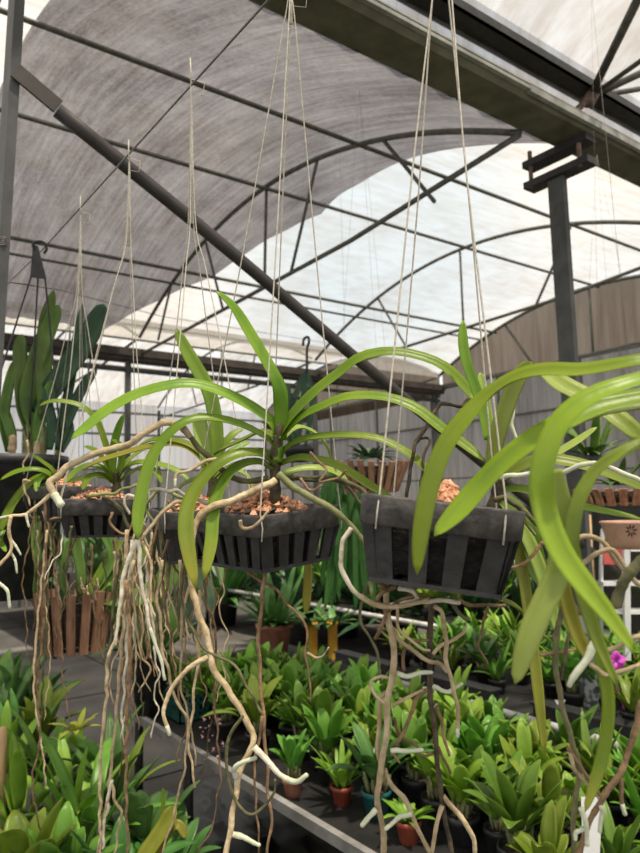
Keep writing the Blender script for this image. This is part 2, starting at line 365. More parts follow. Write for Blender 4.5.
# gutters and beams
g = empty('gutter_beam', (1.5, 1.83, Z(1.8)), 'long olive drab steel gutter beam crossing the roof on the right', 'gutter')
prof = [(1.93, 1.905), (1.93, 1.765), (1.915, 1.755), (1.745, 1.755), (1.725, 1.775), (1.715, 1.80), (1.725, 1.81), (1.732, 1.80), (1.745, 1.79), (1.905, 1.775), (1.912, 1.905)]
b = MB(); k = len(prof); b.add([(x, y, Z(z)) for x in (-4, 7.1) for y, z in prof], [(i, (i+1) % k, k+(i+1) % k, k+i) for i in range(k)]); build('gutter_channel', b, 'gutter', g, smooth=False)
b = MB(); b.box((-4, 1.700, Z(1.775)), (2.45, 1.722, Z(1.790))); b.box((-4, 1.700, Z(1.797)), (7, 1.713, Z(1.804))); build('gutter_lip', b, 'gutter_lip', g, smooth=False)
b = MB(); b.box((2.45, 1.700, Z(1.765)), (7.1, 1.722, Z(1.800))); build('joint_sleeve', b, 'gutter_lip', g, smooth=False)
b = MB(); b.box((-4, 1.738, Z(2.0)), (7.1, 1.850, Z(2.012))); b.box((-4, 1.738, Z(2.0)), (7.1, 1.746, Z(2.05))); b.box((-4, 1.842, Z(2.0)), (7.1, 1.850, Z(2.05)))
tag(build('roof_beam', b, 'steel_dark', smooth=False), 'black steel roof beam beside the olive gutter at upper right', 'roof beam')
g = empty('gutter_beam', (3, 6.7, Z(1.6)), 'dark brown steel gutter beam at the far side of the middle bay', 'gutter')
b = MB(); b.box((-4, 6.62, Z(1.49)), (7.1, 6.80, Z(1.53))); b.box((-4, 6.60, Z(1.53)), (7.1, 6.64, Z(1.61))); build('gutter_channel', b, 'brown_beam', g, smooth=False)
b = MB(); b.tube([(-4, 6.72, Z(1.40)), (7.1, 6.72, Z(1.40))], .022, 8); build('under_pipe', b, 'steel', g)
# posts
def post(c, w, d, z1, mat, label, base=0, yaw=0, low=None, lean=None):
    o = empty('steel_post', (c[0], c[1], base), label, 'post')
    b = MB(); zl = base if low is None else low
    M = Matrix.Translation((c[0], c[1], 0))
    b.box((-w/2, -d/2, zl), (w/2, d/2, z1), M)
    if lean is not None: b.v = [(x+lean[0]*(z1-z), y+lean[1]*(z1-z), z) for x, y, z in b.v]
    build('shaft', b, mat, o, smooth=False)
    if low: b = MB(); b.box((-w/2-.001, -d/2-.001, base), (w/2+.001, d/2+.001, low), M); build('lower_shaft', b, 'galv', o, smooth=False)
    b = MB(); b.box((-w/2-.05, -d/2-.05, base), (w/2+.05, d/2+.05, base+.008), M); build('base_plate', b, 'galv', o, smooth=False)
    return o
pr = P(556, 165, 3.5)
o = post((pr[0], pr[1]), .034, .088, Z(1.605), 'steel', 'dark grey steel post on the right with flaking paint low down', low=Z(-.55))
for zz in (1.605, 1.718):
    b = MB(); h = .03
    b.box((pr[0]-.045, pr[1]-.20, Z(zz)), (pr[0]+.045, pr[1]+.17, Z(zz)+.035)); build('cross_channel', b, 'steel_dark', o, smooth=False)
for yy in (-.15, .13):
    b = MB(); b.tube([(pr[0]-.03, pr[1]+yy, Z(1.6)), (pr[0]-.03, pr[1]+yy, Z(1.80))], .012, 6); build('bolt_rod', b, 'rust', o)
lp = sol(18.5, 60, 1, Vg)
o = post((lp[0], lp[1]), .026, .090, Z(1.75), 'steel', 'grey steel post along the left edge holding the slanted brace', lean=tuple(-CR[:2]*.032))
b = MB()
for i in range(5): b.tube([(lp[0]-.030+.02*math.cos(a), lp[1]+.02+.05*math.sin(a), Z(.70)+i*.005) for a in np.linspace(0, 2*pi, 14)], .002, 5)
build('wire_wrap', b, 'wire', o)
for i, (x, y) in enumerate(((2.56, 6.7), (4.9, 6.7), (7.0, 6.7))):
    post((x, y), .05, .05, Z(1.49), 'steel', ['thin dark post under the brown beam, seen between strings', 'far post under the brown beam, behind the hanging hook', 'far post at the corner of the end wall'][i])
b = MB(); q0 = sol(20, 78, 1, 1.90); q1 = sol(220, 243, 1, Vg); q2 = sol(400, 395, 1, Vg); q3 = sol(640, 592, 1, Vg)
o = empty('diagonal_brace', q0, 'thick slanted steel pipe brace from left post down to lower right', 'brace')
b.tube(spline([q0+np.array([.10, 0, -.06]), q1, q2, q3], 16), .0215, 12); build('pipe', b, 'brace', o)
b = MB(); b.bar(q0+np.array([-.015, -.012, .010]), q0+np.array([.10, -.012, -.056]), .008, .046, up=(0, 0, 1)); build('flattened_end', b, 'brace', o, smooth=False)
# end wall with gable cloth, side wall
def wallx(name, x, y0, y1, z0, z1, mat, ny=30, f=None, rip=.01):
    b = MB(); vs = []
    for i in range(ny*4+1):
        y = y0+(y1-y0)*i/(ny*4); zt = z1 if f is None else f(y); off = rip*.5*math.sin(y*5)+rip*.15*math.sin(y*41)
        for t in np.linspace(0, 1, 5): vs.append((x+off*(1-t*.6), y, z0+(zt-z0)*t))
    n = 5; b.add(vs, [(i*n+j, (i+1)*n+j, (i+1)*n+j+1, i*n+j+1) for i in range(ny*4) for j in range(4)]); return build(name, b, mat)
struct(wallx('wall_end', 7.12, Vg, 6.67, Z(1.6), None, 'gable', f=lambda y: prof_mid(y)+.01))
struct(wallx('wall_end', 7.12, 6.72, 11.4, Z(1.45), None, 'gable', f=lambda y: prof_far(y)+.01))
struct(wallx('wall_end', 7.12, -2.9, 1.9, Z(1.6), None, 'gable', f=lambda y: prof_near(y)+.01))
struct(wallx('wall_end', 7.14, -3, 11.4, Z(1.04), Z(1.62), 'wallnet'))
struct(wallx('wall_end', 7.10, -3, 11.4, Z(-.1), Z(1.07), 'wallnet', rip=.015))
struct(wallx('wall_end', 7.13, -3, 11.4, 0, Z(-.08), 'steel_dark', rip=.01))
b = MB(); 
for y in np.arange(-2.6, 11.4, 1.18): b.bar((7.06, y, 0), (7.06, y, Z(1.6)), .03, .03)
b.bar((7.06, -3, Z(1.6)), (7.06, 11.4, Z(1.6)), .03, .03); b.bar((7.06, -3, Z(1.05)), (7.06, 11.4, Z(1.05)), .02, .02); b.bar((7.06, -3, Z(.3)), (7.06, 11.4, Z(.3)), .02, .02)
o = build('trim_1', b, 'tube', smooth=False); struct(o)
b = MB(); vs = []
def wally(name, y, z0, z1, mat):
    b = MB(); n = 120
    for i in range(n+1): x = -4.1+11.2*i/n; b.v += [(x, y+.01*math.sin(x*17), z0), (x, y, z1)]
    for i in range(n): b.f.append((2*i, 2*i+2, 2*i+3, 2*i+1)); b.mi.append(0)
    return build(name, b, mat)
struct(wally('wall_side', 11.42, Z(.66), Z(1.8), 'film'))
struct(wally('wall_side', 11.45, 0, Z(.68), 'wallnet'))
b = MB()
for z in (1.25, 1.62, .66): b.bar((-4, 11.36, Z(z)), (7.1, 11.36, Z(z)), .03, .035)
for x in ARCHX: b.bar((x, 11.36, 0), (x, 11.36, Z(1.7)), .04, .04)
struct(build('trim_2', b, 'steel', smooth=False))
# wires
def thing_tube(name, pts, r, mat, label, cat, n=6, group=None):
    b = MB(); b.tube(pts, r, n); o = build(name, b, mat); tag(o, label, cat, group); return o
U0 = .557
b = MB(); thing_tube('overhead_wire', [(U0, -1.5, Z(.81)), (U0, .8, Z(.805)), (U0, 2.2, Z(.815)), (U0, 6.6, Z(1.0))], .0022, 'wire', 'thin steel wire overhead that the orchid strings are tied to', 'wire')
thing_tube('slack_wire', [sol(10, 282, 1, Vg+.02), P(60, 290, 3.0), P(160, 316, 5), P(340, 345, 7.2)], .0025, 'wire', 'thin slack grey wire sagging from the left post into the far bay', 'wire')
# ------------------------------------------------------------------ leaves and roots from measured paths
def tocam(p): v = CAM-np.array(p); return v/np.linalg.norm(v)
def leaf_on(root, pts, wpx, d, mat='vanda', tilt=.75, wf=1.04, n=24, name='leaf', blunt=.45, d1=None, label=None, twist=0, fold=.42, base=.75, off=None):
    """pts pixel path from base to tip, wpx seen width; real width from the distance"""
    k = len(pts); q3 = []
    for i, q in enumerate(pts):
        t = i/(k-1); dd = q[2] if len(q) > 2 else (d+((d1 if d1 is not None else d)-d)*t)
        q3.append(P(q[0], q[1], dd))
    L = spline(q3, n); W = []; H = []
    for i, p in enumerate(L):
        t = i/(n-1); w = wpx/FL*np.dot(p-CAM, CF)*wf
        s = base+(1-base)*min(1, t/.25)
        e = 1 if t < 1-.28*blunt*2 else max(.03, math.sqrt(max(0, 1-((t-(1-.56*blunt))/(.56*blunt))**2)))
        W.append(w*s*e); h = tocam(p)*tilt+np.array([0, 0, 1.-tilt*.3])
        if twist: h = h+CR*twist*(t-.3)
        H.append(tuple(h))
    b = MB(); b.leaf(L, W, H, fold=fold); o = build(name, b, mat, root)
    if label: o['label'] = label
    return o
def wig(L, amp, fr=1.0):
    ph = [random.uniform(0, 6.28) for _ in range(6)]; out = []; s = 0; prev = L[0]
    for i, p in enumerate(L):
        s += np.linalg.norm(p-prev); prev = p; f = min(1, i/3)
        o = np.array([math.sin(s*fr*90+ph[j])*.6+math.sin(s*fr*170+ph[j+3])*.4 for j in range(3)])*amp*f
        out.append(p+o)
    return out
def root_on(root, pts, wpx, d, mat='r_tan', d1=None, end=.6, amp=.0012, n=None, tip=None, seg=7, label=None):
    k = len(pts); q3 = []
    for i, q in enumerate(pts):
        dd = q[2] if len(q) > 2 else d+((d1 if d1 is not None else d)-d)*i/(k-1)
        q3.append(P(q[0], q[1], dd))
    if mat == 'r_tip': amp = .0022
    n = n or max(12, 6*(k-1)); L = wig(spline(q3, n), amp)
    R = [wpx/2/FL*np.dot(p-CAM, CF)*(1+(end-1)*i/(n-1))*random.uniform(.9, 1.1) for i, p in enumerate(L)]
    b = MB(); b.tube(L, R, seg, jitter=.05); o = build('aerial_root', b, mat, root)
    if label: o['label'] = label
    if tip:
        m = max(3, int(n*tip)); b = MB(); b.tube(L[-m:], [r*1.07 for r in R[-m:]], seg, jitter=.03); build('root_tip', b, 'r_tip', o)
    return o
def dangle(root, x, y0, y1, d, w=3, mat=None, spread=20):
    """a thin root hanging and wandering downwards"""
    n = max(3, int(abs(y1-y0)/24)); X = x; y0 += random.uniform(-6, 30); pts = [(x+random.uniform(-6, 6), y0-14), (x, y0)]
    for i in range(n):
        X += random.uniform(-1, 1)*spread*.45; pts.append((X, y0+(y1-y0)*(i+1)/n))
    return root_on(root, pts, w, d, mat or random.choice(('r_tan', 'r_brown', 'r_tan', 'r_olive', 'r_brown')), d1=d+random.uniform(-.05, .05), amp=.0035, end=.5)
def stem_on(root, pts, wpx, d, mat='stem', name='stem'):
    L = spline([P(x, y, d) for x, y in pts], 12); b = MB(); b.tube(L, [wpx/2/FL*d*random.uniform(.85, 1.15) for _ in L], 9, jitter=.12); return build(name, b, mat, root)

# ------------------------------------------------------------------ plastic baskets
def sq_ring(s, r, z, n=5):
    pts = []
    for cx, cy, a0 in ((1, 1, 0), (-1, 1, 90), (-1, -1, 180), (1, -1, 270)):
        for i in range(n):
            a = rd(a0+90*i/(n-1)); pts.append((cx*(s/2-r)+r*math.cos(a), cy*(s/2-r)+r*math.sin(a), z))
    return pts
def loft(b, rings):
    n = len(rings[0]); vs = [p for r in rings for p in r]
    b.add(vs, [(i*n+j, i*n+(j+1) % n, (i+1)*n+(j+1) % n, (i+1)*n+j) for i in range(len(rings)-1) for j in range(n)])
def basket(c, s, h, yaw, tilt, label, hook, group=None, matb='basket', knl=.03, knw=.003, ins=.47, chr_=.36, nsl=3, slw=.26, chips_label=None):
    rot = Matrix.Rotation(tilt[0], 4, Vector([float(q) for q in CF]))@Matrix.Rotation(tilt[1], 4, Vector([float(q) for q in CR]))@Matrix.Rotation(yaw, 4, 'Z')
    o = empty('plastic_orchid_basket', c, label, 'hanging basket', group, rot)
    rim = .030*s/.17; top = 0
    b = MB(); loft(b, [sq_ring(s*.95, .012, -rim-.002), sq_ring(s*.985, .014, -rim), sq_ring(s, .016, -.003), sq_ring(s*.99, .015, 0), sq_ring(s*.95, .013, 0), sq_ring(s*.94, .012, -rim)])
    build('rim', b, matb+'_worn' if matb == 'basket' else matb, o, world=False)
    st, sb = s*.95, s*.80
    for side in range(4):
        R = Matrix.Rotation(side*pi/2, 4, 'Z')
        for k in range(nsl):
            f = ((k+.5)/nsl-.5)*1.02; f = f*.98
            b = MB(); wt = s*slw; x0, x1 = f*st, f*sb; y0, y1 = -st/2+.004, -sb/2; wb = wt*.86
            t = .004; vs = [(x0-wt/2, y0, -rim+.002), (x0+wt/2, y0, -rim+.002), (x1+wb/2, y1, -h), (x1-wb/2, y1, -h), (x0-wt/2, y0+t, -rim+.002), (x0+wt/2, y0+t, -rim+.002), (x1+wb/2, y1+t, -h), (x1-wb/2, y1+t, -h)]
            b.add([tuple(R@Vector(q)) for q in vs], [(3, 2, 1, 0), (4, 5, 6, 7), (0, 1, 5, 4), (1, 2, 6, 5), (2, 3, 7, 6), (3, 0, 4, 7)]); build('slat', b, 'basket', o, smooth=False, world=False)
        b = MB()
        for q in (-1,):
            e = q*sb/2; b.add([tuple(R@Vector(v)) for v in [(e, -sb/2, -h), (e+.010, -sb/2, -h), (e+.010, -sb/2+.004, -h), (e*1.187, -st/2, -rim), (e*1.187+.012, -st/2, -rim), (e*1.187+.012, -st/2+.004, -rim)]], [(0, 1, 4, 3), (1, 2, 5, 4), (2, 0, 3, 5)])
        build('corner_rib', b, 'basket', o, smooth=False, world=False)
    b = MB()
    for i in range(6):
        q = (i/5-.5)*sb*.96; b.box((q-.004, -sb/2, -h), (q+.004, sb/2, -h+.005)); b.box((-sb/2, q-.004, -h), (sb/2, q+.004, -h+.005))
    build('base_grid', b, 'basket', o, smooth=False, world=False)
    # lumpy contents seen between the slats
    b = MB(); loft(b, [[(x*random.uniform(.9, 1), y*random.uniform(.9, 1), z+random.uniform(-.004, .004)) for x, y, _ in sq_ring(s*q, .02, 0)] for q, z in ((.70, -h+.008), (.76, -h*.7), (.80, -h*.45), (.86, -rim), (.86, -.014), (.4, -.008), (.02, -.006))])
    build('growing_medium', b, 'medium', o, world=False)
    # cords to the overhead hook
    M = ROOTM[o.name]; hk = Vector([float(q) for q in hook])
    for i, (sx, sy) in enumerate(((-1, -1), (1, -1), (1, 1), (-1, 1))):
        e = M@Vector((sx*s*ins, sy*s*.485, .002)); e2 = M@Vector((sx*s*ins, sy*s*.508, -rim*.6)); e3 = M@Vector((sx*s*ins, sy*s*.49, -rim-.006))
        mid = e.lerp(hk+Vector((0, 0, -knl)), .55)+Vector((random.uniform(-.004, .004), random.uniform(-.004, .004), 0)); kn = hk+(e-hk).normalized()*.02+Vector((0, 0, -knl))+Vector((sx*knw, sy*knw, 0))
        b = MB(); b.tube([e3, e2, e]+spline([e, e.lerp(mid, .5), mid, mid.lerp(kn, .6), kn, hk], 22)[1:], .0011, 5); build('cord', b, 'cord', o)
    b = MB(); b.tube([hk+Vector((0, 0, -knl-.03)), hk+Vector((.001, 0, -knl*.5)), hk+Vector((0, 0, -.01))], [.003, .0026, .002], 6, jitter=.2)
    b.tube([hk+Vector((0, 0, -.01)), hk+Vector((.004, .012, .012)), hk+Vector((0, .004, .045)), hk+Vector((-.004, -.006, .015)), hk+Vector((.0, .0, -.01))], .0014, 5)
    b.tube([hk+Vector((0, 0, .0)), hk+Vector((.02, -.016, -.01)), hk+Vector((.018, -.014, -.035)), hk+Vector((.004, 0, -.03))], .0007, 4)
    build('cord_knot', b, 'cord', o)
    # orange chips heaped in the top
    b = MB()
    for i in range(260):
        a = random.uniform(0, 6.28); r = s*chr_*random.random()**.7; x, y = r*math.cos(a)+(.02*s if chr_ < .3 else 0), r*math.sin(a)
        z = -.008+.030*(1-r/(s*(chr_+.04)))+random.uniform(-.002, .006); q = random.uniform(.003, .0065)
        vs = [(x+random.uniform(-1, 1)*q*.4+u*q, y+random.uniform(-1, 1)*q*.4+v*q, z+w*q) for u, v, w in ((1,0,0),(-1,0,0),(0,1,0),(0,-1,0),(0,0,1),(0,0,-1))]
        b.add(vs, [(0,2,4),(2,1,4),(1,3,4),(3,0,4),(2,0,5),(1,2,5),(3,1,5),(0,3,5)])
    ch = MB(); ch.v = [tuple(M@Vector(q)) for q in b.v]; ch.f = b.f; ch.mi = b.mi
    co = build('clay_chips', ch, 'chips', None, smooth=False, loc=tuple(float(q) for q in c))
    tag(co, chips_label, 'potting chips', kind='stuff')
    return o
def yawface(px, dyaw=0): r_ = ray(px, 500); return math.atan2(r_[1], r_[0])-pi/2+dyaw
hookp = lambda v, z=.80: (U0, v, Z(z))
dR = .75; cR = P(443, 505, .80)
bR = basket(cR, .172, .092, yawface(443, rd(-2)), (rd(8.5), rd(-1)), 'near dark grey slatted basket hanging on the right, tilted to the right', P(440, -110, .83), nsl=4, slw=.125, knl=.04, knw=.003, ins=.38, chr_=.17, chips_label='pale orange clay chips heaped in the tilted right basket')
cM = P(266, 508, 1.05)
bM = basket(cM, .166, .082, yawface(264, rd(40)), (rd(-1), rd(5)), 'dark slatted basket in the middle, corner facing forward, under the largest orchid', P(290, -14, 1.02), nsl=5, slw=.115, chips_label='orange clay chips around the stem of the middle orchid')
cT = P(200, 508, 1.27)
bT = basket(cT, .165, .09, yawface(200, rd(12)), (rd(0), rd(3)), 'dark slatted basket just behind and left of the middle basket', (U0, 1.14, Z(.82)), knl=.26, nsl=5, slw=.115, chips_label='orange clay chips in the basket behind the middle one')
cF = P(103, 499, 1.55)
bF = basket(cF, .19, .082, yawface(103, rd(4)), (rd(1), rd(0)), 'dark shallow slatted basket hanging left, below the pale thick root', (U0, 1.46, Z(.80)), knl=.18, nsl=6, slw=.10, chips_label='few orange clay chips in the shallow left basket')
cE = P(68, 487, 1.85)
bE = basket(cE, .17, .09, yawface(68, rd(30)), (rd(0), rd(0)), 'farthest dark basket on the wire, mostly behind the shallow left one', (U0, 1.81, Z(.80)), knl=.2, nsl=5, slw=.115, chips_label='few orange clay chips in the farthest basket on the wire')

# ------------------------------------------------------------------ middle orchid
def orchid(loc, label): return empty('vanda_orchid', loc, label, 'orchid')
M_ = orchid(P(275, 500, 1.02), 'large orchid in the middle basket with long arching strap leaves in a fan')
d = 1.02
stem_on(M_, ((276, 503), (275, 485), (275, 465), (277, 445), (279, 425)), 11, d)
stem_on(M_, ((277, 462), (278, 450), (278, 442), (279, 436)), 11, d, 'vanda', 'leaf_fan_base')
mid = [
 (((281, 440), (281, 410), (278, 388), (267, 366), (247, 332), (232, 308), (216, 291)), 15, 'vanda', .55, .98, 1.0),
 (((276, 436), (270, 422), (244, 404), (206, 388), (176, 386), (137, 396), (106, 413), (86, 429), (71, 439)), 14.5, 'vanda', .7, .93, 1.0),
 (((275, 450), (268, 440), (244, 427), (219, 420), (194, 420), (175, 430), (158, 449), (148, 471), (141, 499), (138, 520), (138, 540)), 12.5, 'vanda', .6, .90, .3),
 (((273, 466), (265, 457), (247, 454), (224, 462), (203, 481), (190, 503), (186, 525), (188, 550), (196, 590)), 15, 'vanda_tip', .6, .90, .4),
 (((272, 470), (264, 464), (247, 464), (229, 475), (217, 497), (213, 520), (211, 545), (204, 580)), 12.5, 'vanda_tip', .6, .92, .3),
 (((280, 436), (286, 425), (298, 410), (319, 390), (340, 374), (362, 358), (392, 353), (424, 359), (448, 371), (468, 392), (474, 400)), 13.5, 'vanda', .7, .95, .5),
 (((281, 442), (288, 431), (303, 417), (322, 408), (348, 398), (382, 398), (413, 408), (441, 429), (466, 447), (484, 461)), 13, 'vanda', .7, .90, .6),
 (((280, 458), (288, 448), (304, 440), (340, 436), (376, 439), (404, 452), (424, 468), (437, 482)), 10.5, 'vanda', .65, .95, .6),
 (((279, 466), (290, 461), (304, 459), (330, 464), (350, 474), (372, 488), (394, 499)), 12, 'vanda', .6, .98, .8),
 (((279, 476), (292, 472), (308, 469), (326, 470), (340, 476), (348, 483)), 10, 'vanda_pale', .6, 1.05, .6),
 (((276, 438), (262, 432), (244, 440), (224, 449), (214, 455)), 9, 'vanda', .6, 1.10, .6),
 (((282, 440), (292, 430), (303, 428), (318, 436), (327, 448), (332, 464)), 8, 'vanda_pale', .6, 1.10, .5),
 (((274, 470), (258, 462), (242, 463), (225, 470), (212, 480)), 9, 'vanda', .6, 1.08, .6),
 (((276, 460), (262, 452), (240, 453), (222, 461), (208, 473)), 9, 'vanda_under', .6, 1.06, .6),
]
for pts, w, mt, tl, d1, bl in mid: leaf_on(M_, pts, w, d, mt, tilt=tl, d1=d1, blunt=bl*.45+.15)
leaf_on(M_, ((308, 560), (308, 578), (307, 596), (306, 613)), 8.5, 1.12, 'yellow', blunt=.5, label='short hanging yellow-green leaf')
RM = [
 (((279, 474), (292, 486), (307, 495), (335, 511), (351, 526), (367, 546), (374, 562), (370, 578), (373, 597)), 8, 'r_green', .98, .9, .45, 0, .0008),
 (((351, 528), (343, 543), (341, 565), (349, 585), (364, 599), (382, 606), (402, 603), (424, 600)), 5.5, 'r_pale', .90, .86, .7, 0, .001),
 (((276, 480), (262, 488), (248, 494), (232, 500), (214, 507), (197, 520), (191, 545), (191, 583), (198, 609), (209, 645), (214, 668), (231, 695), (248, 722), (252, 745), (240, 772), (234, 802), (231, 830), (224, 856)), 8, 'r_tan', .98, .85, .72, 0, .0016),
 (((208, 657), (196, 664), (184, 672), (171, 690), (165, 706), (164, 717), (169, 735)), 5.5, 'r_tan', .87, .85, .7, .12, .001),
 (((254, 747), (266, 759), (280, 775), (294, 781), (308, 775)), 6.5, 'r_pale', .86, .84, .7, .45, .001),
 (((236, 778), (235, 768), (243, 762), (256, 758)), 5.5, 'r_pale', .87, .86, .7, .8, .0006),
 (((231, 834), (245, 838), (260, 845)), 6, 'r_pale', .86, .84, .6, .9, .0006),
 (((243, 716), (230, 735), (226, 760), (230, 785), (238, 805), (250, 814), (264, 806), (274, 793), (275, 780)), 3.6, 'r_olive', .86, .86, .7, 0, .001),
 (((195, 530), (186, 560), (180, 590), (190, 625), (205, 648), (231, 664), (250, 690), (262, 716)), 3.8, 'r_olive', .95, .88, .7, 0, .002),
 (((265, 572), (262, 600), (259, 625), (259, 661), (262, 700), (263, 715), (266, 752), (268, 790), (271, 820), (267, 856)), 4.2, 'r_brown', 1.0, .95, .7, 0, .0016),
 (((262, 716), (258, 745), (254, 775), (257, 810), (259, 856)), 3.2, 'r_brown', .96, .95, .6, 0, .002),
 (((236, 560), (256, 577), (272, 588), (289, 604), (303, 622), (307, 640), (306, 661), (309, 680), (312, 701)), 3.6, 'r_brown', 1.02, .98, .5, 0, .0022),
 (((307, 653), (316, 658), (324, 655), (329, 647)), 2.8, 'r_tan', 1.0, .98, .5, .2, .001),
 (((300, 480), (330, 480), (345, 485), (358, 500), (372, 520), (380, 548), (372, 575), (361, 604), (362, 624), (376, 650), (381, 684)), 4, 'r_olive', 1.05, 1.0, .7, 0, .0016),
 (((285, 478), (315, 478), (340, 480), (362, 490), (368, 505), (364, 512)), 6, 'r_olive', 1.06, 1.0, .7, 0, .001),
 (((268, 478), (252, 481), (235, 478), (222, 470), (212, 460), (200, 448), (188, 435), (180, 427)), 6, 'r_olive', 1.02, .98, .95, 0, .001),
 (((190, 437), (183, 428), (174, 424), (163, 423), (148, 431), (130, 444), (106, 450), (86, 458), (68, 466), (58, 476), (50, 483), (54, 494), (61, 505)), 6.5, 'r_tan', .98, .92, 1.15, .10, .0008),
 (((51, 494), (41, 502), (28, 514), (13, 515), (0, 518)), 4.2, 'r_tan', .93, .92, .6, .2, .001),
 (((26, 514), (27, 520), (29, 527)), 3.4, 'r_pale', .92, .92, .6, .5, .0004),
 (((11, 516), (9, 533), (11, 551), (2, 562), (-8, 572)), 3.8, 'r_tan', .92, .91, .8, 0, .001),
 (((11, 540), (16, 546), (21, 555)), 3.2, 'r_pale', .92, .92, .6, .6, .0004),
 (((10, 551), (15, 560), (17, 573)), 3.2, 'r_pale', .92, .92, .6, .6, .0004),
 (((-6, 580), (2, 585), (8, 592), (10, 608)), 4, 'r_pale', .91, .91, .7, .6, .0006),
 (((217, 459), (205, 461), (190, 470), (177, 474), (175, 487)), 4, 'r_tan', .98, .95, .7, .2, .0008),
 (((205, 520), (190, 516), (184, 505), (176, 502), (160, 515), (148, 530), (141, 541)), 4.4, 'r_tan', .97, .92, .8, 0, .001),
 (((137, 540), (126, 566), (121, 595), (118, 620), (116, 645)), 4.6, 'r_pale', .91, .9, .6, 0, .001),
 (((138, 540), (140, 565), (143, 592), (150, 625), (158, 652), (166, 680)), 4.6, 'r_pale', .91, .9, .6, .4, .0012),
 (((139, 538), (147, 552), (152, 570), (150, 600), (156, 640)), 3.4, 'r_tan', .93, .92, .6, 0, .0015),
 (((210, 505), (196, 498), (183, 494), (176, 490), (170, 492), (160, 489), (150, 490)), 4.5, 'r_pale', .99, .96, .8, 0, .001),
 (((240, 520), (243, 528), (252, 527), (262, 519), (268, 511)), 4, 'r_tan', .92, .92, .7, 0, .0006),
 (((310, 452), (318, 461), (326, 470), (320, 482), (338, 478), (346, 470)), 3, 'r_brown', .98, .95, .8, 0, .001),
 (((300, 478), (310, 490), (322, 486)), 3, 'r_brown', .98, .98, .8, 0, .001),
]
for pts, w, mt, d0, d1, en, tp, am in RM: root_on(M_, pts, w, d0, mt, d1=d1, end=en, tip=tp or None, amp=am)
for pts, w, mt, dd in [
 (((203, 560), (205, 590), (216, 640), (215, 685), (216, 727), (220, 765), (215, 815), (198, 856)), 2.8, 'r_brown', .95),
 (((162, 560), (158, 600), (162, 640), (171, 685), (187, 722), (186, 755), (177, 802), (162, 856)), 3.6, 'r_tan', .93),
 (((200, 590), (199, 640), (197, 670), (191, 720), (189, 752), (196, 787)), 3.8, 'r_tan', .96),
 (((180, 560), (182, 610), (181, 665), (182, 695), (190, 722), (196, 765)), 3.2, 'r_tan', .98),
 (((168, 540), (161, 575), (168, 620), (173, 660), (178, 690), (186, 726), (176, 760)), 3, 'r_brown', 1.0)]:
    root_on(M_, pts, w, dd, mt, end=.6, amp=.0022)

# third orchid, behind
T_ = orchid(P(212, 490, 1.27), 'orchid behind the middle one with one tall pointed upright leaf')
d = 1.27; stem_on(T_, ((211, 514), (213, 480), (214, 462)), 9, d)
for pts, w, mt, tl in [
 (((216, 470), (217, 440), (213, 408), (206, 386), (195, 367), (184, 347), (176, 328)), 14, 'vanda', .9),
 (((208, 475), (207, 455), (203, 440), (200, 425), (203, 412)), 15, 'vanda_pale', .9),
 (((212, 474), (198, 455), (178, 445), (150, 447), (118, 456), (96, 463), (82, 470)), 9.5, 'yellow', .6),
 (((212, 470), (200, 452), (180, 442), (155, 440), (138, 446)), 8, 'vanda', .6),
 (((216, 470), (222, 450), (232, 436), (243, 429)), 8, 'vanda', .8),
 (((218, 468), (228, 455), (240, 447), (250, 442)), 7, 'vanda', .8),
 (((214, 478), (200, 478), (182, 486), (172, 500)), 7, 'vanda', .6),
 (((216, 478), (232, 470), (246, 476), (254, 492)), 7, 'vanda_pale', .6)]:
    leaf_on(T_, pts, w, d, mt, tilt=tl, d1=d+.04, blunt=.6)
for i in range(12): dangle(T_, 148+i*7, random.uniform(515, 550), random.uniform(590, 720), d+random.uniform(-.06, .05), random.uniform(1.8, 3.4))
for pts, w, mt in [(((200, 495), (180, 497), (165, 490), (150, 497), (146, 510), (158, 525)), 4.5, 'r_green'), (((170, 505), (160, 520), (163, 560), (157, 610), (160, 660)), 5, 'r_olive'), (((185, 512), (178, 540), (190, 580), (184, 610), (190, 640)), 4, 'r_tan'),
                   (((168, 500), (178, 520), (172, 545), (168, 580), (160, 620)), 4.2, 'r_brown'), (((160, 520), (150, 560), (155, 600), (164, 640)), 3.5, 'r_brown')]:
    root_on(T_, pts, w, 1.2, mt, amp=.002)

# fourth orchid, left basket
F_ = orchid(P(118, 486, 1.55), 'orchid in the shallow left basket with many short fresh leaves')
d = 1.55; stem_on(F_, ((115, 506), (117, 482), (117, 472)), 8, d)
for pts, w, mt, tl in [
 (((112, 482), (113, 455), (117, 435), (124, 414)), 8, 'vanda', .9),
 (((116, 484), (110, 460), (104, 440), (96, 420), (82, 407), (64, 402), (50, 402), (39, 406)), 6.5, 'vanda', .7),
 (((118, 482), (124, 470), (138, 463), (158, 465), (176, 471), (190, 481)), 8, 'vanda', .6),
 (((118, 484), (130, 474), (143, 468), (156, 472), (162, 484)), 7, 'vanda', .6),
 (((114, 482), (104, 470), (90, 466), (76, 472), (64, 484)), 8, 'vanda', .6),
 (((114, 484), (102, 476), (90, 478), (82, 490)), 8, 'vanda', .6),
 (((116, 478), (128, 462), (140, 452), (150, 448)), 7, 'vanda_pale', .7),
 (((114, 476), (104, 462), (96, 452), (84, 446)), 7, 'vanda', .7),
 (((112, 480), (94, 476), (78, 480), (66, 482)), 7, 'vanda_pale', .6),
 (((118, 480), (122, 460), (120, 446), (112, 440)), 7, 'vanda', .7)]:
    leaf_on(F_, pts, w, d, mt, tilt=tl, d1=d-.04, blunt=.6)
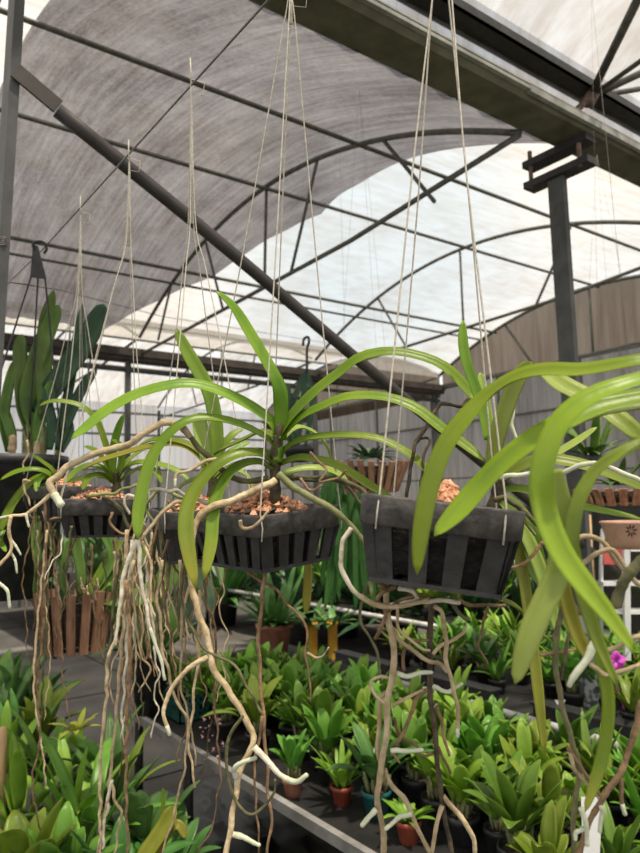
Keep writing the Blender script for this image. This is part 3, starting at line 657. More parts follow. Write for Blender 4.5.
for i in range(24): dangle(F_, 98+i*2.6 if i > 5 else 55+i*8, random.uniform(525, 545), random.choice((random.uniform(580, 690), random.uniform(640, 790))) if i > 5 else random.uniform(560, 620), d+random.uniform(-.12, .0), random.uniform(1.8, 3.1), random.choice(('r_tan', 'r_tan', 'r_brown', 'r_pale', 'r_olive')))
for pts, w, mt, dd in [
 (((127, 530), (124, 580), (115, 640), (107, 660), (107, 690), (101, 752), (100, 815), (101, 856)), 4, 'r_tan', 1.4),
 (((134, 560), (127, 600), (122, 640), (117, 702), (110, 780), (105, 815), (97, 856)), 3.6, 'r_tan', 1.4),
 (((126, 580), (130, 640), (127, 715), (126, 780), (128, 856)), 3.8, 'r_brown', 1.38),
 (((132, 540), (128, 610), (126, 660), (123, 700), (121, 740)), 3.2, 'r_pale', 1.42),
 (((112, 780), (108, 800), (104, 830), (102, 850)), 3.6, 'r_pale', 1.4),
 (((110, 780), (116, 800), (121, 815), (114, 856)), 3.2, 'r_tan', 1.4),
 (((138, 560), (140, 620), (144, 660), (150, 640)), 2.6, 'r_brown', 1.42),
 (((136, 540), (133, 590), (140, 650), (150, 670), (139, 692)), 2.6, 'r_tan', 1.42),
 (((92, 545), (92, 580), (96, 620), (103, 662)), 2.6, 'r_brown', 1.45),
 (((103, 497), (112, 502), (122, 512), (128, 530), (120, 560), (114, 600), (110, 650)), 4.2, 'r_olive', 1.46),
 (((142, 497), (130, 495), (124, 502), (129, 514)), 3.6, 'r_pale', 1.44), (((88, 497), (102, 494), (118, 492), (138, 484)), 4, 'r_green', 1.45),
 (((112, 512), (112, 525), (125, 534), (134, 522)), 3, 'r_brown', 1.44), (((50, 520), (62, 516), (70, 508)), 2.6, 'r_brown', 1.44)]:
    root_on(F_, pts, w, dd, mt, end=.7, amp=.0028)

# fifth orchid, farthest on the wire
E_ = orchid(P(58, 480, 1.85), 'orchid in the farthest wire basket with leaves drooping to the left')
d = 1.83; stem_on(E_, ((57, 492), (56, 482), (56, 472)), 7, d)
for pts, w, mt, tl in [
 (((55, 480), (46, 473), (34, 470), (18, 472), (0, 480)), 7.5, 'vanda', .6),
 (((54, 480), (40, 478), (26, 488), (14, 503), (6, 518), (0, 532)), 9, 'vanda', .7),
 (((56, 482), (46, 476), (38, 482), (36, 492)), 6, 'vanda', .6),
 (((56, 482), (52, 470), (42, 462), (32, 455)), 5, 'vanda', .7),
 (((54, 482), (42, 490), (39, 510), (36, 543), (39, 569), (34, 596)), 9, 'mid_leaf', .9),
 (((58, 484), (50, 500), (48, 520), (53, 558)), 7, 'mid_leaf', .9),
 (((4, 530), (0, 540), (6, 552)), 5, 'vanda', .7)]:
    leaf_on(E_, pts, w, d, mt, tilt=tl, d1=d-.05, blunt=.5)
for pts, w, mt, dd in [
 (((44, 500), (46, 525), (44, 595), (42, 640), (37, 690), (40, 740), (32, 780), (37, 815), (47, 856)), 2.8, 'r_brown', 1.75),
 (((47, 530), (42, 580), (36, 640), (34, 690), (41, 740), (44, 765), (46, 785)), 2.6, 'r_tan', 1.75),
 (((48, 560), (47, 610), (44, 660), (42, 700), (40, 735)), 3, 'r_olive', 1.77),
 (((40, 560), (44, 600), (35, 640), (38, 690)), 2.6, 'r_brown', 1.78), (((30, 482), (24, 480), (26, 495), (30, 505)), 3, 'r_tan', 1.76),
 (((27, 440), (28, 452), (24, 462), (24, 474)), 2.5, 'r_tan', 1.9)]:
    root_on(E_, pts, w, dd, mt, end=.6, amp=.003)
for i in range(10): dangle(E_, 32+i*3.2, 520, random.uniform(580, 730), d-.06, random.uniform(1.6, 2.6), spread=12)

# right basket orchid
R_ = orchid(P(500, 498, .90), 'orchid growing behind the rim of the near right basket, leaves drooping right')
d = .90; stem_on(R_, ((492, 512), (498, 490), (500, 468)), 12, d)
for pts, w, mt, tl, d1 in [
 (((488, 440), (484, 418), (476, 390), (467, 365), (463, 342), (463, 320)), 10, 'vanda', .9, .95),
 (((492, 470), (496, 445), (503, 420), (514, 390), (524, 372), (532, 362)), 17, 'vanda_pale', .95, .86),
 (((497, 452), (490, 425), (484, 395), (480, 372)), 9, 'vanda_pale', .9, .95),
 (((500, 484), (520, 470), (540, 461), (560, 452), (580, 440), (597, 427)), 9, 'vanda_pale', .7, .9),
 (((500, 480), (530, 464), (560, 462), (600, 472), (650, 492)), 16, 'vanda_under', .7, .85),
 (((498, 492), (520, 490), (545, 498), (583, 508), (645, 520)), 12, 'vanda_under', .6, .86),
 (((500, 498), (516, 520), (530, 545), (545, 585), (560, 640)), 13, 'vanda_pale', .8, .85),
 (((498, 505), (508, 530), (520, 556), (545, 590), (575, 640)), 12, 'vanda', .8, .9),
 (((500, 505), (516, 545), (524, 580), (532, 640), (538, 690), (545, 758)), 11, 'yellow', .8, .84),
 (((500, 600), (516, 608), (530, 622), (548, 640)), 11, 'vanda_under', .7, .95),
 (((498, 500), (510, 500), (528, 520), (540, 560), (548, 600)), 10, 'vanda', .8, .94)]:
    leaf_on(R_, pts, w, d, mt, tilt=tl, d1=d1, blunt=.5)
RR = [
 (((386, 583), (387, 615), (394, 647), (392, 676), (388, 700), (386, 734), (380, 777), (377, 799), (383, 830), (383, 856)), 6.8, 'r_tan', .78, .8, .9, 0, .0012),
 (((384, 769), (392, 785), (404, 799), (417, 826), (431, 856)), 5.5, 'r_tan', .8, .79, .8, 0, .0012),
 (((376, 809), (368, 818), (361, 828)), 6, 'r_tip', .79, .78, .8, 0, .0006),
 (((411, 814), (399, 816), (392, 822), (385, 830)), 5.6, 'r_tip', .79, .78, .7, 0, .0006),
 (((391, 751), (406, 750), (422, 749)), 5.4, 'r_tip', .79, .78, .7, 0, .0006),
 (((395, 673), (414, 675), (433, 673)), 5.4, 'r_tip', .79, .78, .7, 0, .0006),
 (((433, 686), (440, 691), (448, 691), (456, 686), (462, 683)), 5, 'r_tip', .8, .79, .7, 0, .0006),
 (((433, 598), (430, 625), (430, 660), (430, 690), (435, 734), (440, 788), (444, 812), (452, 856)), 6, 'r_dark', .82, .82, .8, 0, .0014),
 (((442, 806), (435, 832), (431, 856)), 5, 'r_tan', .81, .81, .8, 0, .001),
 (((434, 606), (442, 614), (446, 640), (446, 662), (453, 685), (458, 712), (457, 737)), 4.8, 'r_tan', .79, .79, .8, .1, .0012),
 (((443, 796), (455, 810), (468, 828), (475, 842), (475, 856)), 5.4, 'r_tan', .82, .82, .8, 0, .0012),
 (((391, 626), (400, 640), (412, 650), (428, 661), (440, 664), (448, 672)), 5, 'r_tan', .80, .80, .8, 0, .001),
 (((404, 671), (403, 652), (411, 643), (428, 640)), 3.6, 'r_brown', .80, .81, .8, 0, .001),
 (((433, 654), (440, 645), (453, 640), (463, 634), (466, 627)), 4, 'r_tan', .81, .80, .8, 0, .001),
 (((426, 690), (416, 699), (411, 712), (406, 729), (399, 740), (392, 750)), 4.6, 'r_brown', .80, .80, .8, 0, .001),
 (((392, 706), (405, 699), (424, 690)), 4, 'r_tan', .80, .80, .8, 0, .001),
 (((386, 692), (380, 700), (380, 723), (377, 750), (382, 769)), 5, 'r_tan', .80, .80, .9, 0, .0008),
 (((388, 705), (375, 694), (370, 683), (378, 677), (388, 678)), 3.6, 'r_tan', .79, .80, .8, 0, .001),
 (((437, 707), (442, 723), (444, 740), (449, 756)), 4, 'r_brown', .82, .82, .7, 0, .001),
 (((438, 747), (444, 760), (451, 773)), 3.6, 'r_brown', .82, .82, .7, 0, .001),
 (((392, 750), (396, 757), (400, 763)), 3.4, 'r_brown', .8, .8, .6, 0, .001),
 (((394, 718), (400, 735), (415, 746), (422, 756), (434, 753)), 3.8, 'r_brown', .81, .81, .7, 0, .001),
 (((360, 596), (380, 606), (404, 606), (423, 600), (428, 597)), 6, 'r_tan', .76, .78, .8, 0, .0012),
 (((398, 588), (412, 592), (420, 600), (440, 600), (460, 603)), 6, 'r_pale', .78, .78, .8, 0, .0012),
 (((380, 584), (386, 590), (396, 586)), 7, 'r_brown', .77, .78, .8, 0, .001),
 (((385, 590), (378, 600), (386, 612), (380, 628), (375, 638)), 4.4, 'r_brown', .77, .78, .8, 0, .001),
 (((388, 612), (400, 600), (424, 594)), 4, 'r_brown', .78, .78, .8, 0, .001),
 (((450, 600), (458, 612), (470, 620)), 5, 'r_olive', .80, .80, .7, 0, .0016),
 (((455, 598), (470, 605), (492, 606), (505, 604)), 4.6, 'r_brown', .86, .86, .7, 0, .0016),
 (((488, 608), (482, 625), (480, 645), (486, 664)), 3, 'r_brown', .88, .88, .7, 0, .002),
 (((398, 600), (398, 615), (400, 630), (418, 646), (430, 650)), 3.4, 'r_tan', .8, .8, .8, 0, .001),
 (((469, 398), (461, 407), (450, 404), (441, 404), (432, 415), (425, 429), (416, 443), (411, 465), (407, 496)), 4.2, 'r_dark', .98, .95, .9, 0, .0012),
 (((416, 443), (421, 438), (430, 440), (424, 455), (422, 475), (420, 496)), 3.2, 'r_dark', .98, .95, .9, 0, .0012),
 (((500, 478), (515, 476), (532, 474), (550, 474), (568, 472), (582, 465), (596, 463), (612, 467), (628, 476), (645, 484)), 5.4, 'r_tip', .80, .74, .9, 0, .0008),
 (((494, 500), (505, 497), (513, 503), (525, 512), (540, 527)), 6, 'r_olive', .84, .82, .8, 0, .001),
 (((497, 512), (510, 516), (522, 520), (535, 535)), 4.5, 'r_green', .84, .82, .8, 0, .001),
 (((543, 542), (537, 550), (528, 560), (518, 566), (508, 568)), 4, 'r_brown', .80, .80, .8, 0, .001),
 (((510, 380), (511, 400), (513, 425), (516, 440)), 5, 'r_tip', .93, .92, .8, 0, .001)]
for pts, w, mt, d0, d1, en, tp, am in RR: root_on(R_, pts, w, d0, mt, d1=d1, end=en, tip=tp or None, amp=am)

# near orchid whose basket hangs outside the frame on the right
N_ = orchid(P(705, 400, .56), 'nearest orchid reaching in from the right edge with very wide arching leaves')
bl = MB(); bl.tube([P(705, 500, .56), P(705, 420, .56), P(700, 350, .56)], .008, 8); build('stem', bl, 'stem', N_)
near = [
 (((705, 352, .54), (640, 362, .54), (583, 372, .56), (545, 372, .58), (515, 379, .6), (488, 397, .62), (465, 421, .62), (446, 448, .62), (430, 491, .62), (421, 538, .62), (417, 575, .62)), 20, 'vanda_near', .75),
 (((705, 362, .52), (640, 381, .50), (596, 396, .50), (566, 418, .50), (549, 448, .50), (542, 480, .50), (545, 512, .50), (560, 552, .49), (584, 587, .48), (610, 620, .48), (636, 654, .48)), 23, 'vanda_near', .8),
 (((705, 385, .58), (640, 399, .58), (600, 408, .58), (565, 424, .58), (532, 443, .58), (503, 466, .59), (480, 490, .6), (457, 515, .6), (434, 536, .6)), 25, 'vanda_near', .8),
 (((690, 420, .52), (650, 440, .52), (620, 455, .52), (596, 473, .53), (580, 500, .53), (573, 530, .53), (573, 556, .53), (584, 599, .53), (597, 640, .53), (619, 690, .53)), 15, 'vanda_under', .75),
 (((545, 372, .68), (562, 386, .66), (590, 401, .64), (620, 422, .62), (660, 456, .6)), 20, 'vanda_pale', .8),
 (((552, 470, .54), (557, 495, .54), (562, 530, .54), (560, 570, .54), (545, 605, .54), (530, 640, .54), (515, 684, .54)), 24, 'vanda_pale', .85),
 (((575, 560, .58), (588, 610, .58), (600, 660, .58), (608, 700, .58), (606, 740, .58), (598, 775, .58), (585, 812, .58)), 12, 'vanda_tip', .8),
 (((560, 570, .57), (566, 600, .57), (575, 630, .57), (588, 660, .57)), 14, 'yellow', .8),
 (((705, 395, .6), (640, 407, .6), (605, 413, .6), (580, 422, .61)), 14, 'vanda_under', .6)]
for i, (pts, w, mt, tl) in enumerate(near): leaf_on(N_, pts, w, .55, mt, tilt=tl, n=34, blunt=.45, wf=1.05)
for pts, w, mt, dd, en, tp in [
 (((570, 560), (566, 592), (559, 622), (556, 650), (556, 671), (562, 704), (572, 742), (580, 775), (573, 815), (575, 856)), 6.5, 'r_olive', .66, .8, 0),
 (((567, 600), (577, 612), (574, 628), (567, 645), (560, 680)), 4.5, 'r_dark', .66, .8, 0),
 (((650, 690), (640, 707), (632, 742), (621, 772), (604, 795), (590, 823), (578, 856)), 6.5, 'r_brown', .62, .9, 0),
 (((570, 752), (574, 768), (582, 778), (592, 790), (600, 800)), 4.4, 'r_tan', .64, .9, 0),
 (((568, 748), (580, 765), (592, 785), (600, 797)), 4, 'r_brown', .64, .9, 0),
 (((620, 775), (622, 795), (626, 815)), 4.4, 'r_brown', .62, .9, .35),
 (((581, 808), (584, 825), (589, 846)), 5.5, 'r_tip', .61, .8, 0), (((584, 828), (577, 832), (577, 840)), 5, 'r_tip', .61, .8, 0), (((601, 806), (600, 832)), 5, 'r_tip', .61, .8, 0),
 (((660, 548), (640, 563), (628, 576), (621, 588), (614, 605)), 12, 'r_olive', .58, .9, 0),
 (((596, 643), (588, 655), (578, 668), (568, 688)), 10, 'r_tip', .56, .55, 0),
 (((590, 664), (596, 668), (605, 674), (620, 671), (645, 665)), 5, 'r_tan', .58, .9, 0),
 (((600, 652), (615, 648), (630, 640), (648, 633)), 5.5, 'r_tan', .58, .9, 0),
 (((575, 564), (585, 561), (598, 553), (612, 550), (622, 562), (634, 580), (648, 590)), 5.5, 'r_tan', .64, .9, 0),
 (((572, 541), (582, 537), (596, 539), (606, 545), (616, 560), (630, 575)), 5.5, 'r_tan', .66, .9, 0),
 (((548, 560), (556, 575), (555, 590), (557, 600)), 4, 'r_tan', .55, .9, 0),
 (((540, 655), (560, 652), (575, 650)), 3.5, 'r_brown', .66, .9, 0)]:
    root_on(N_, pts, w, dd, mt, end=en, tip=tp or None, amp=.001)
# ------------------------------------------------------------------ black hanging pot at the left with thick dark leaves
def frust(b, c, rt, rb, h, n=28, rim=.012, square=False):
    b.lathe([(rb*.2, 0), (rb, 0), (rt, h-.03), (rt+rim, h-.028), (rt+rim, h), (rt, h), (rt-.004, h-.02), (rt*.2, h-.02)], c, n)
o = empty('hanging_pot', P(8, 596, 2.16), 'large black plastic pot hanging at the left edge by a black hook', 'pot')
c = P(8, 596, 2.16); b = MB(); frust(b, tuple(c), .165, .135, .435, rim=.008); build('pot_body', b, 'black', o)
b = MB(); b.lathe([(.01, .40), (.155, .405)], tuple(c), 20); build('soil', b, 'soil', o)
hk = sol(37, 262, 0, U0); A = P(37, 246, 2.14)
b = MB(); b.tube(spline([P(34, 250, 2.13), P(33, 244, 2.13), P(38, 241.5, 2.13), (P(44, 243, 2.13)), P(46.5, 249, 2.13), P(44, 253, 2.13)], 16), .0045, 8)
a0 = [P(33, 244, 2.13), P(37.5, 246, 2.13), P(46, 279, 2.13), P(30, 277, 2.13)]; v = [tuple(q) for q in a0]+[tuple(q+CF*.006) for q in a0]
b.add(v, [(0, 1, 2, 3), (7, 6, 5, 4), (0, 4, 5, 1), (1, 5, 6, 2), (2, 6, 7, 3), (3, 7, 4, 0)]); build('hanger_hook', b, 'black', o, smooth=False)
for q, e in (((31, 277), (-25, 452)), ((38, 278), (28, 458)), ((45, 278), (62, 452))):
    b = MB(); b.tube([P(*q, 2.13), P(*e, 2.16)], .0028, 6); build('hanger_strut', b, 'black', o)
K_ = empty('potted_orchid', P(20, 455, 2.16), 'thick-leaved orchid with dark upright leaves in the black hanging pot', 'orchid')
for pts, w, mt, tl in [
 (((36, 414), (50, 394), (66, 372), (84, 346), (97, 322), (104, 303)), 23, 'dark_leaf', .9),
 (((36, 436), (28, 405), (34, 370), (44, 342), (54, 316), (59, 305)), 17, 'mid_leaf', .9),
 (((30, 436), (24, 410), (21, 378), (20, 350), (22, 334)), 14, 'mid_leaf', .9),
 (((44, 420), (44, 390), (44, 360), (46, 325), (54, 290)), 15, 'mid_leaf', .9),
 (((58, 448), (62, 420), (70, 385), (76, 342), (83, 303)), 9, 'dark_leaf', .9),
 (((58, 450), (68, 420), (80, 394), (89, 380), (97, 370)), 11, 'dark_leaf', .9),
 (((36, 450), (40, 420), (46, 400), (52, 380)), 12, 'mid_leaf', .9),
 (((8, 452), (4, 420), (8, 390), (14, 360)), 10, 'mid_leaf', .9),
 (((14, 450), (10, 430), (4, 412), (-4, 400)), 10, 'mid_leaf', .9),
 (((50, 450), (52, 425), (47, 400), (50, 380)), 10, 'dark_leaf', .9),
 (((62, 452), (70, 432), (66, 410), (72, 396)), 8, 'dark_leaf', .9)]:
    leaf_on(K_, pts, w, 2.16, mt, tilt=tl, blunt=.7, base=.5, fold=.3)
for pts, w in ((((29, 458), (29, 440), (30, 425)), 11), (((58, 458), (58, 444), (58, 432)), 6), (((42, 458), (44, 440), (42, 425)), 8)): stem_on(K_, pts, w, 2.17, 'bulb', 'pseudobulb')
for pts, w in ((((12, 460), (12, 448), (13, 436)), 7), (((36, 460), (37, 450), (37, 442)), 6)): stem_on(K_, pts, w, 2.13, 'sheath', 'dry_sheath')

# wooden slat baskets
def slat_basket(c, rt, rb, h, n, label, hook=None, cords=3, cr=.001):
    o = empty('wooden_slat_basket', c, label, 'hanging basket')
    for i in range(n):
        a = 2*pi*i/n; ca, sa = math.cos(a), math.sin(a); b = MB()
        p0 = Vector((c[0]+rb*ca, c[1]+rb*sa, c[2])); p1 = Vector((c[0]+rt*ca, c[1]+rt*sa, c[2]+h+random.uniform(-.004, .006)))
        b.bar(p0, p1, 2*pi*rt/n*.52, .008, up=(-sa, ca, 0)) if False else b.bar(p0, p1, 2*pi*rt/n*.55, .008, up=(ca, sa, 0)); build('slat', b, 'wood', o, smooth=False)
    b = MB()
    for t in (.12, .86):
        b = MB(); r = (rb+(rt-rb)*t)-.006; b.tube([(c[0]+r*math.cos(a), c[1]+r*math.sin(a), c[2]+h*t) for a in np.linspace(0, 2*pi, 24)], .002, 5); build('wire_ring', b, 'wire', o)
    b = MB(); b.lathe([(.001, .006), (rb*.9, .006), (rt*.88, h*.84), (.001, h*.9)], tuple(c), 16); build('root_ball', b, 'soil', o)
    if hook is not None:
        for i in range(cords):
            a = 2*pi*i/cords+.5; b = MB(); b.tube([(c[0]+rt*math.cos(a), c[1]+rt*math.sin(a), c[2]+h), tuple(hook)], cr, 4); build('cord', b, 'wire', o)
    return o
cG = P(74, 650, 1.98); gh = (cG[0], cG[1], Z(.80)); slat_basket(cG, .108, .083, .165, 16, 'round wooden slat basket hanging left below the dark baskets', gh)
G_ = empty('potted_orchid', P(76, 590, 1.98), 'broad-leaved orchid growing out of the left wooden slat basket', 'orchid')
for pts, w, mt in [
 (((80, 600), (81, 575), (77, 550), (76, 530)), 10, 'mid_leaf'), (((86, 600), (100, 575), (112, 555), (125, 540)), 9, 'vanda'), (((90, 600), (110, 580), (114, 600), (118, 625)), 14, 'mid_leaf'),
 (((92, 598), (112, 560), (102, 530), (92, 500)), 8, 'mid_leaf'), (((92, 600), (118, 575), (136, 560), (150, 545)), 12, 'mid_leaf'), (((90, 600), (108, 585), (120, 565), (112, 530)), 9, 'vanda'),
 (((70, 600), (62, 580), (66, 555), (68, 540)), 7, 'mid_leaf'), (((84, 600), (92, 585), (105, 575)), 6, 'yellow'), (((95, 600), (130, 600), (160, 590), (178, 560), (176, 535)), 24, 'mid_leaf'),
 (((95, 602), (128, 612), (150, 606), (168, 615), (174, 640)), 20, 'mid_leaf'), (((64, 602), (60, 588), (52, 580), (45, 584)), 6, 'grey_leaf')]:
    leaf_on(G_, pts, w, 1.98, mt, tilt=.9, blunt=.8, base=.4, d1=2.02)
for i in range(14): dangle(G_, random.uniform(52, 100), 600, random.uniform(575, 590), 1.95, 2.4, spread=14)
cW = P(372, 492, 2.75); slat_basket(cW, .150, .10, .115, 22, 'wooden slat basket hanging in the distance left of the near right basket', (cW[0], cW[1], prof_mid(cW[1])-.1), cr=.0004)
def tuft(name, c, n, L, w, mat, label, cat, up=.8, seed=0, group=None):
    random.seed(seed); b = MB()
    for i in range(n):
        a = random.uniform(0, 6.28); l = L*random.uniform(.6, 1.1); e = random.uniform(.3, 1)*up; p0 = np.array(c)+np.array([math.cos(a), math.sin(a), 0])*L*.15
        dr = np.array([math.cos(a)*(1-e*.5), math.sin(a)*(1-e*.5), e]); pts = [p0+dr*l*t-np.array([0, 0, l*.5*t*t*(1.1-e)]) for t in np.linspace(0, 1, 6)]
        W = [w*q for q in (.5, .9, 1, .9, .6, .08)]; b.leaf(pts, W, (dr[0]*-.3, dr[1]*-.3, 1), thick=.001)
    o = build(name, b, mat, loc=tuple(float(q) for q in c)); tag(o, label, cat, group); return o
tuft('succulent_plant', P(370, 458, 2.75), 40, .13, .022, 'grey_leaf', 'bushy grey-green plant filling the distant wooden slat basket', 'plant', .7, 3)
cW2 = P(622, 505, 2.6); slat_basket(cW2, .17, .14, .06, 22, 'wide wooden slat basket at the right edge above the pierced clay pot', (cW2[0], cW2[1], prof_mid(cW2[1])-.1), cr=.0004)
tuft('hanging_plant', P(618, 485, 2.6), 22, .16, .025, 'bench3', 'dark leafy plant in the wide wooden basket at the right edge', 'plant', .9, 4)
cW3 = P(585, 450, 3.0)
tuft('hanging_plant', P(592, 455, 2.9), 16, .22, .035, 'mid_leaf', 'hanging plant with upright leaves beside the right grey post', 'plant', 1.1, 5)
b = MB(); frust(b, tuple(P(592, 470, 2.9)), .07, .05, .06); tag(build('small_pot', b, 'black', loc=tuple(P(592, 470, 2.9))), 'small black pot under the upright-leaved plant by the right post', 'pot')
# pierced clay pot
cP = P(632, 549, 2.35); o = empty('pierced_clay_pot', cP, 'pale terracotta bowl pierced with star-shaped slots at the right edge', 'pot')
b = MB(); b.lathe([(.02, 0), (.062, .002), (.078, .02), (.094, .085), (.098, .088), (.098, .095), (.088, .095), (.06, .02)], tuple(cP), 32); build('bowl', b, 'terrapale', o)
for fc in (P(631, 531, 2.26),):
    q = tocam(fc); R1 = CR
    for i in range(8):
        a = i*pi/4+.2; dr = CR*math.cos(a)+CU*math.sin(a); pd = -CR*math.sin(a)+CU*math.cos(a)
        bb = MB(); ps = []
        for t, w in ((.006, .0006), (.012, .0028), (.018, .0025), (.024, .0005)):
            r = Vector(fc+dr*t); ps.append((r, w))
        vs = []
        for r, w in ps:
            for s in (-1, 1):
                p = np.array(r)+pd*w*s; h = p-cP; hr = math.hypot(h[0], h[1]); rr = .078+.016*(h[2]-.02)/.065+.0012; k2 = rr/hr; vs.append((cP[0]+h[0]*k2, cP[1]+h[1]*k2, p[2]))
        bb.add(vs, [(0, 2, 3, 1), (2, 4, 5, 3), (4, 6, 7, 5)]); build('slot', bb, 'soil', o, smooth=False)
for i in range(3):
    a = 2*pi*i/3; b = MB(); b.tube([(cP[0]+.09*math.cos(a), cP[1]+.09*math.sin(a), cP[2]+.093), (cP[0], cP[1], prof_mid(cP[1])-.1 if cP[1] > 1.93 else Z(1.9))], .0004, 4); build('hanging_wire', b, 'wire', o)
# step ladder
lb = sol(622, 620, 2, 0.32); D_ = 3.35
o = empty('step_ladder', P(612, 700, 3.5), 'white step ladder with a red tread behind the near orchid roots', 'ladder')
b = MB(); b.tube([P(601, 640, 3.3), P(601, 560, 3.3), P(603, 530, 3.3), P(608, 523, 3.3), P(618, 523, 3.3), P(690, 523, 3.35)], .011, 8); build('front_frame', b, 'white', o)
b = MB(); b.bar(P(626, 545, 3.25), P(627, 660, 3.25), .03, .02); b.bar(P(660, 545, 3.3), P(670, 660, 3.3), .03, .02); build('side_rail', b, 'white', o, smooth=False)
b = MB(); b.bar(P(602, 554, 3.3), P(622, 554, 3.3), .03, .095); build('tread', b, 'red', o, smooth=False)['label'] = 'red tread'
for y in (549, 583, 611):
    b = MB(); b.bar(P(600 if y > 550 else 627, y, 3.3), P(660, y, 3.3), .08, .018); build('tread', b, 'white', o, smooth=False)
thing_tube('cane_pole', [P(589, 515, 3.6), P(594, 620, 3.6)], .011, 'canewood', 'pale bamboo cane standing behind the diagonal brace at right', 'pole')
# hook with dark trailing cactus at centre
o = empty('hanging_cactus', P(298, 445, 3.1), 'dark trailing cactus on a black hook seen behind the middle orchid', 'plant')
b = MB(); b.tube(spline([P(303, 346, 3.1), P(304, 339, 3.1), P(308, 337, 3.1), P(309, 342, 3.1), P(307, 350, 3.1), P(307, 372, 3.1)], 18), .006, 7); build('hanger_hook', b, 'black', o)
for pts, w in [(((304, 372), (298, 390), (291, 410), (288, 430), (290, 445)), 6), (((306, 370), (304, 395), (300, 420), (298, 448)), 6), (((288, 385), (289, 405), (292, 430), (296, 448)), 6), (((308, 374), (312, 395), (310, 420), (305, 448)), 5), (((300, 400), (292, 396), (287, 410), (286, 440)), 5)]:
    leaf_on(o, pts, w, 3.1, 'dark_leaf', tilt=.9, name='stem_pad', blunt=.5)
b = MB(); frust(b, tuple(P(298, 462, 3.1)), .06, .045, .07); build('small_pot', b, 'black', o)

# ------------------------------------------------------------------ benches
BZ = Z(-1.0)
def bench(x0, x1, y0, y1, z, label, edge, legs, matn='mat'):
    o = empty('plant_bench', ((x0+x1)/2, (y0+y1)/2, 0), label, 'bench')
    b = MB(); b.box((x0, y0, z-.03), (x1, y1, z)); build('bench_top', b, matn, o, smooth=False)
    for ex, kind in edge:
        b = MB()
        if kind == 'slab': b.box((ex-.012, y0, z-.028), (ex+.014, y1, z+.008)); build('edge_rail', b, 'concrete', o, smooth=False)
        else: b.tube([(ex, y0, z+.008), (ex, y1, z+.008)], .019, 10); build('edge_rail', b, 'pipe', o)
    for lx in (x0+.03, x1-.05):
        for y in legs:
            b = MB(); b.tube([(lx, y, 0), (lx, y, z-.03)], .021, 10); build('leg', b, 'steel_dark', o)
    return o
bench(1.34, 2.35, .6, 3.48, BZ, 'long black-topped bench right of the path, edged with a pale rail', ((1.34, 'slab'),), (.8, 1.7, 2.85, 3.4))
bench(2.67, 3.9, .6, 3.3, BZ, 'bench farther right edged with a pale pipe, crowded with potted orchids', ((2.67, 'pipe'),), (.8, 2.4, 3.2))
bench(-1.4, .50, 1.2, 6.2, Z(-1.12), 'bench at lower left carrying the large-leaved orchids', ((.50, 'slab'),), (1.6, 4, 6))
bench(4.08, 5.4, 4.0, 8.1, Z(-1.0), 'far bench in front of the end wall with leafy plants', ((4.08, 'pipe'),), (4.1, 6.54, 8.0))
bench(2.0, 3.4, 7.4, 10.8, Z(-.95), 'farthest bench beyond the brown beam with dark shrubs', ((3.4, 'pipe'),), (7.2, 10))
# crinkled black sheet below the first bench
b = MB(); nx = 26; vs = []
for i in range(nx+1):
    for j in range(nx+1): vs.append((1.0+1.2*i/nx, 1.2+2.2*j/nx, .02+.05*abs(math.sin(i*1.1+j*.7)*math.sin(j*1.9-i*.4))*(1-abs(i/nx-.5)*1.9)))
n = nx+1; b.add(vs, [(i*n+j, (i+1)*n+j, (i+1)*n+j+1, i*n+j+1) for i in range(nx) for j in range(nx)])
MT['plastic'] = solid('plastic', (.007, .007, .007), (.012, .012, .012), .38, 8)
tag(build('plastic_sheet', b, 'plastic'), 'crumpled shiny black plastic sheet on the floor under the bench edge', 'plastic sheet')

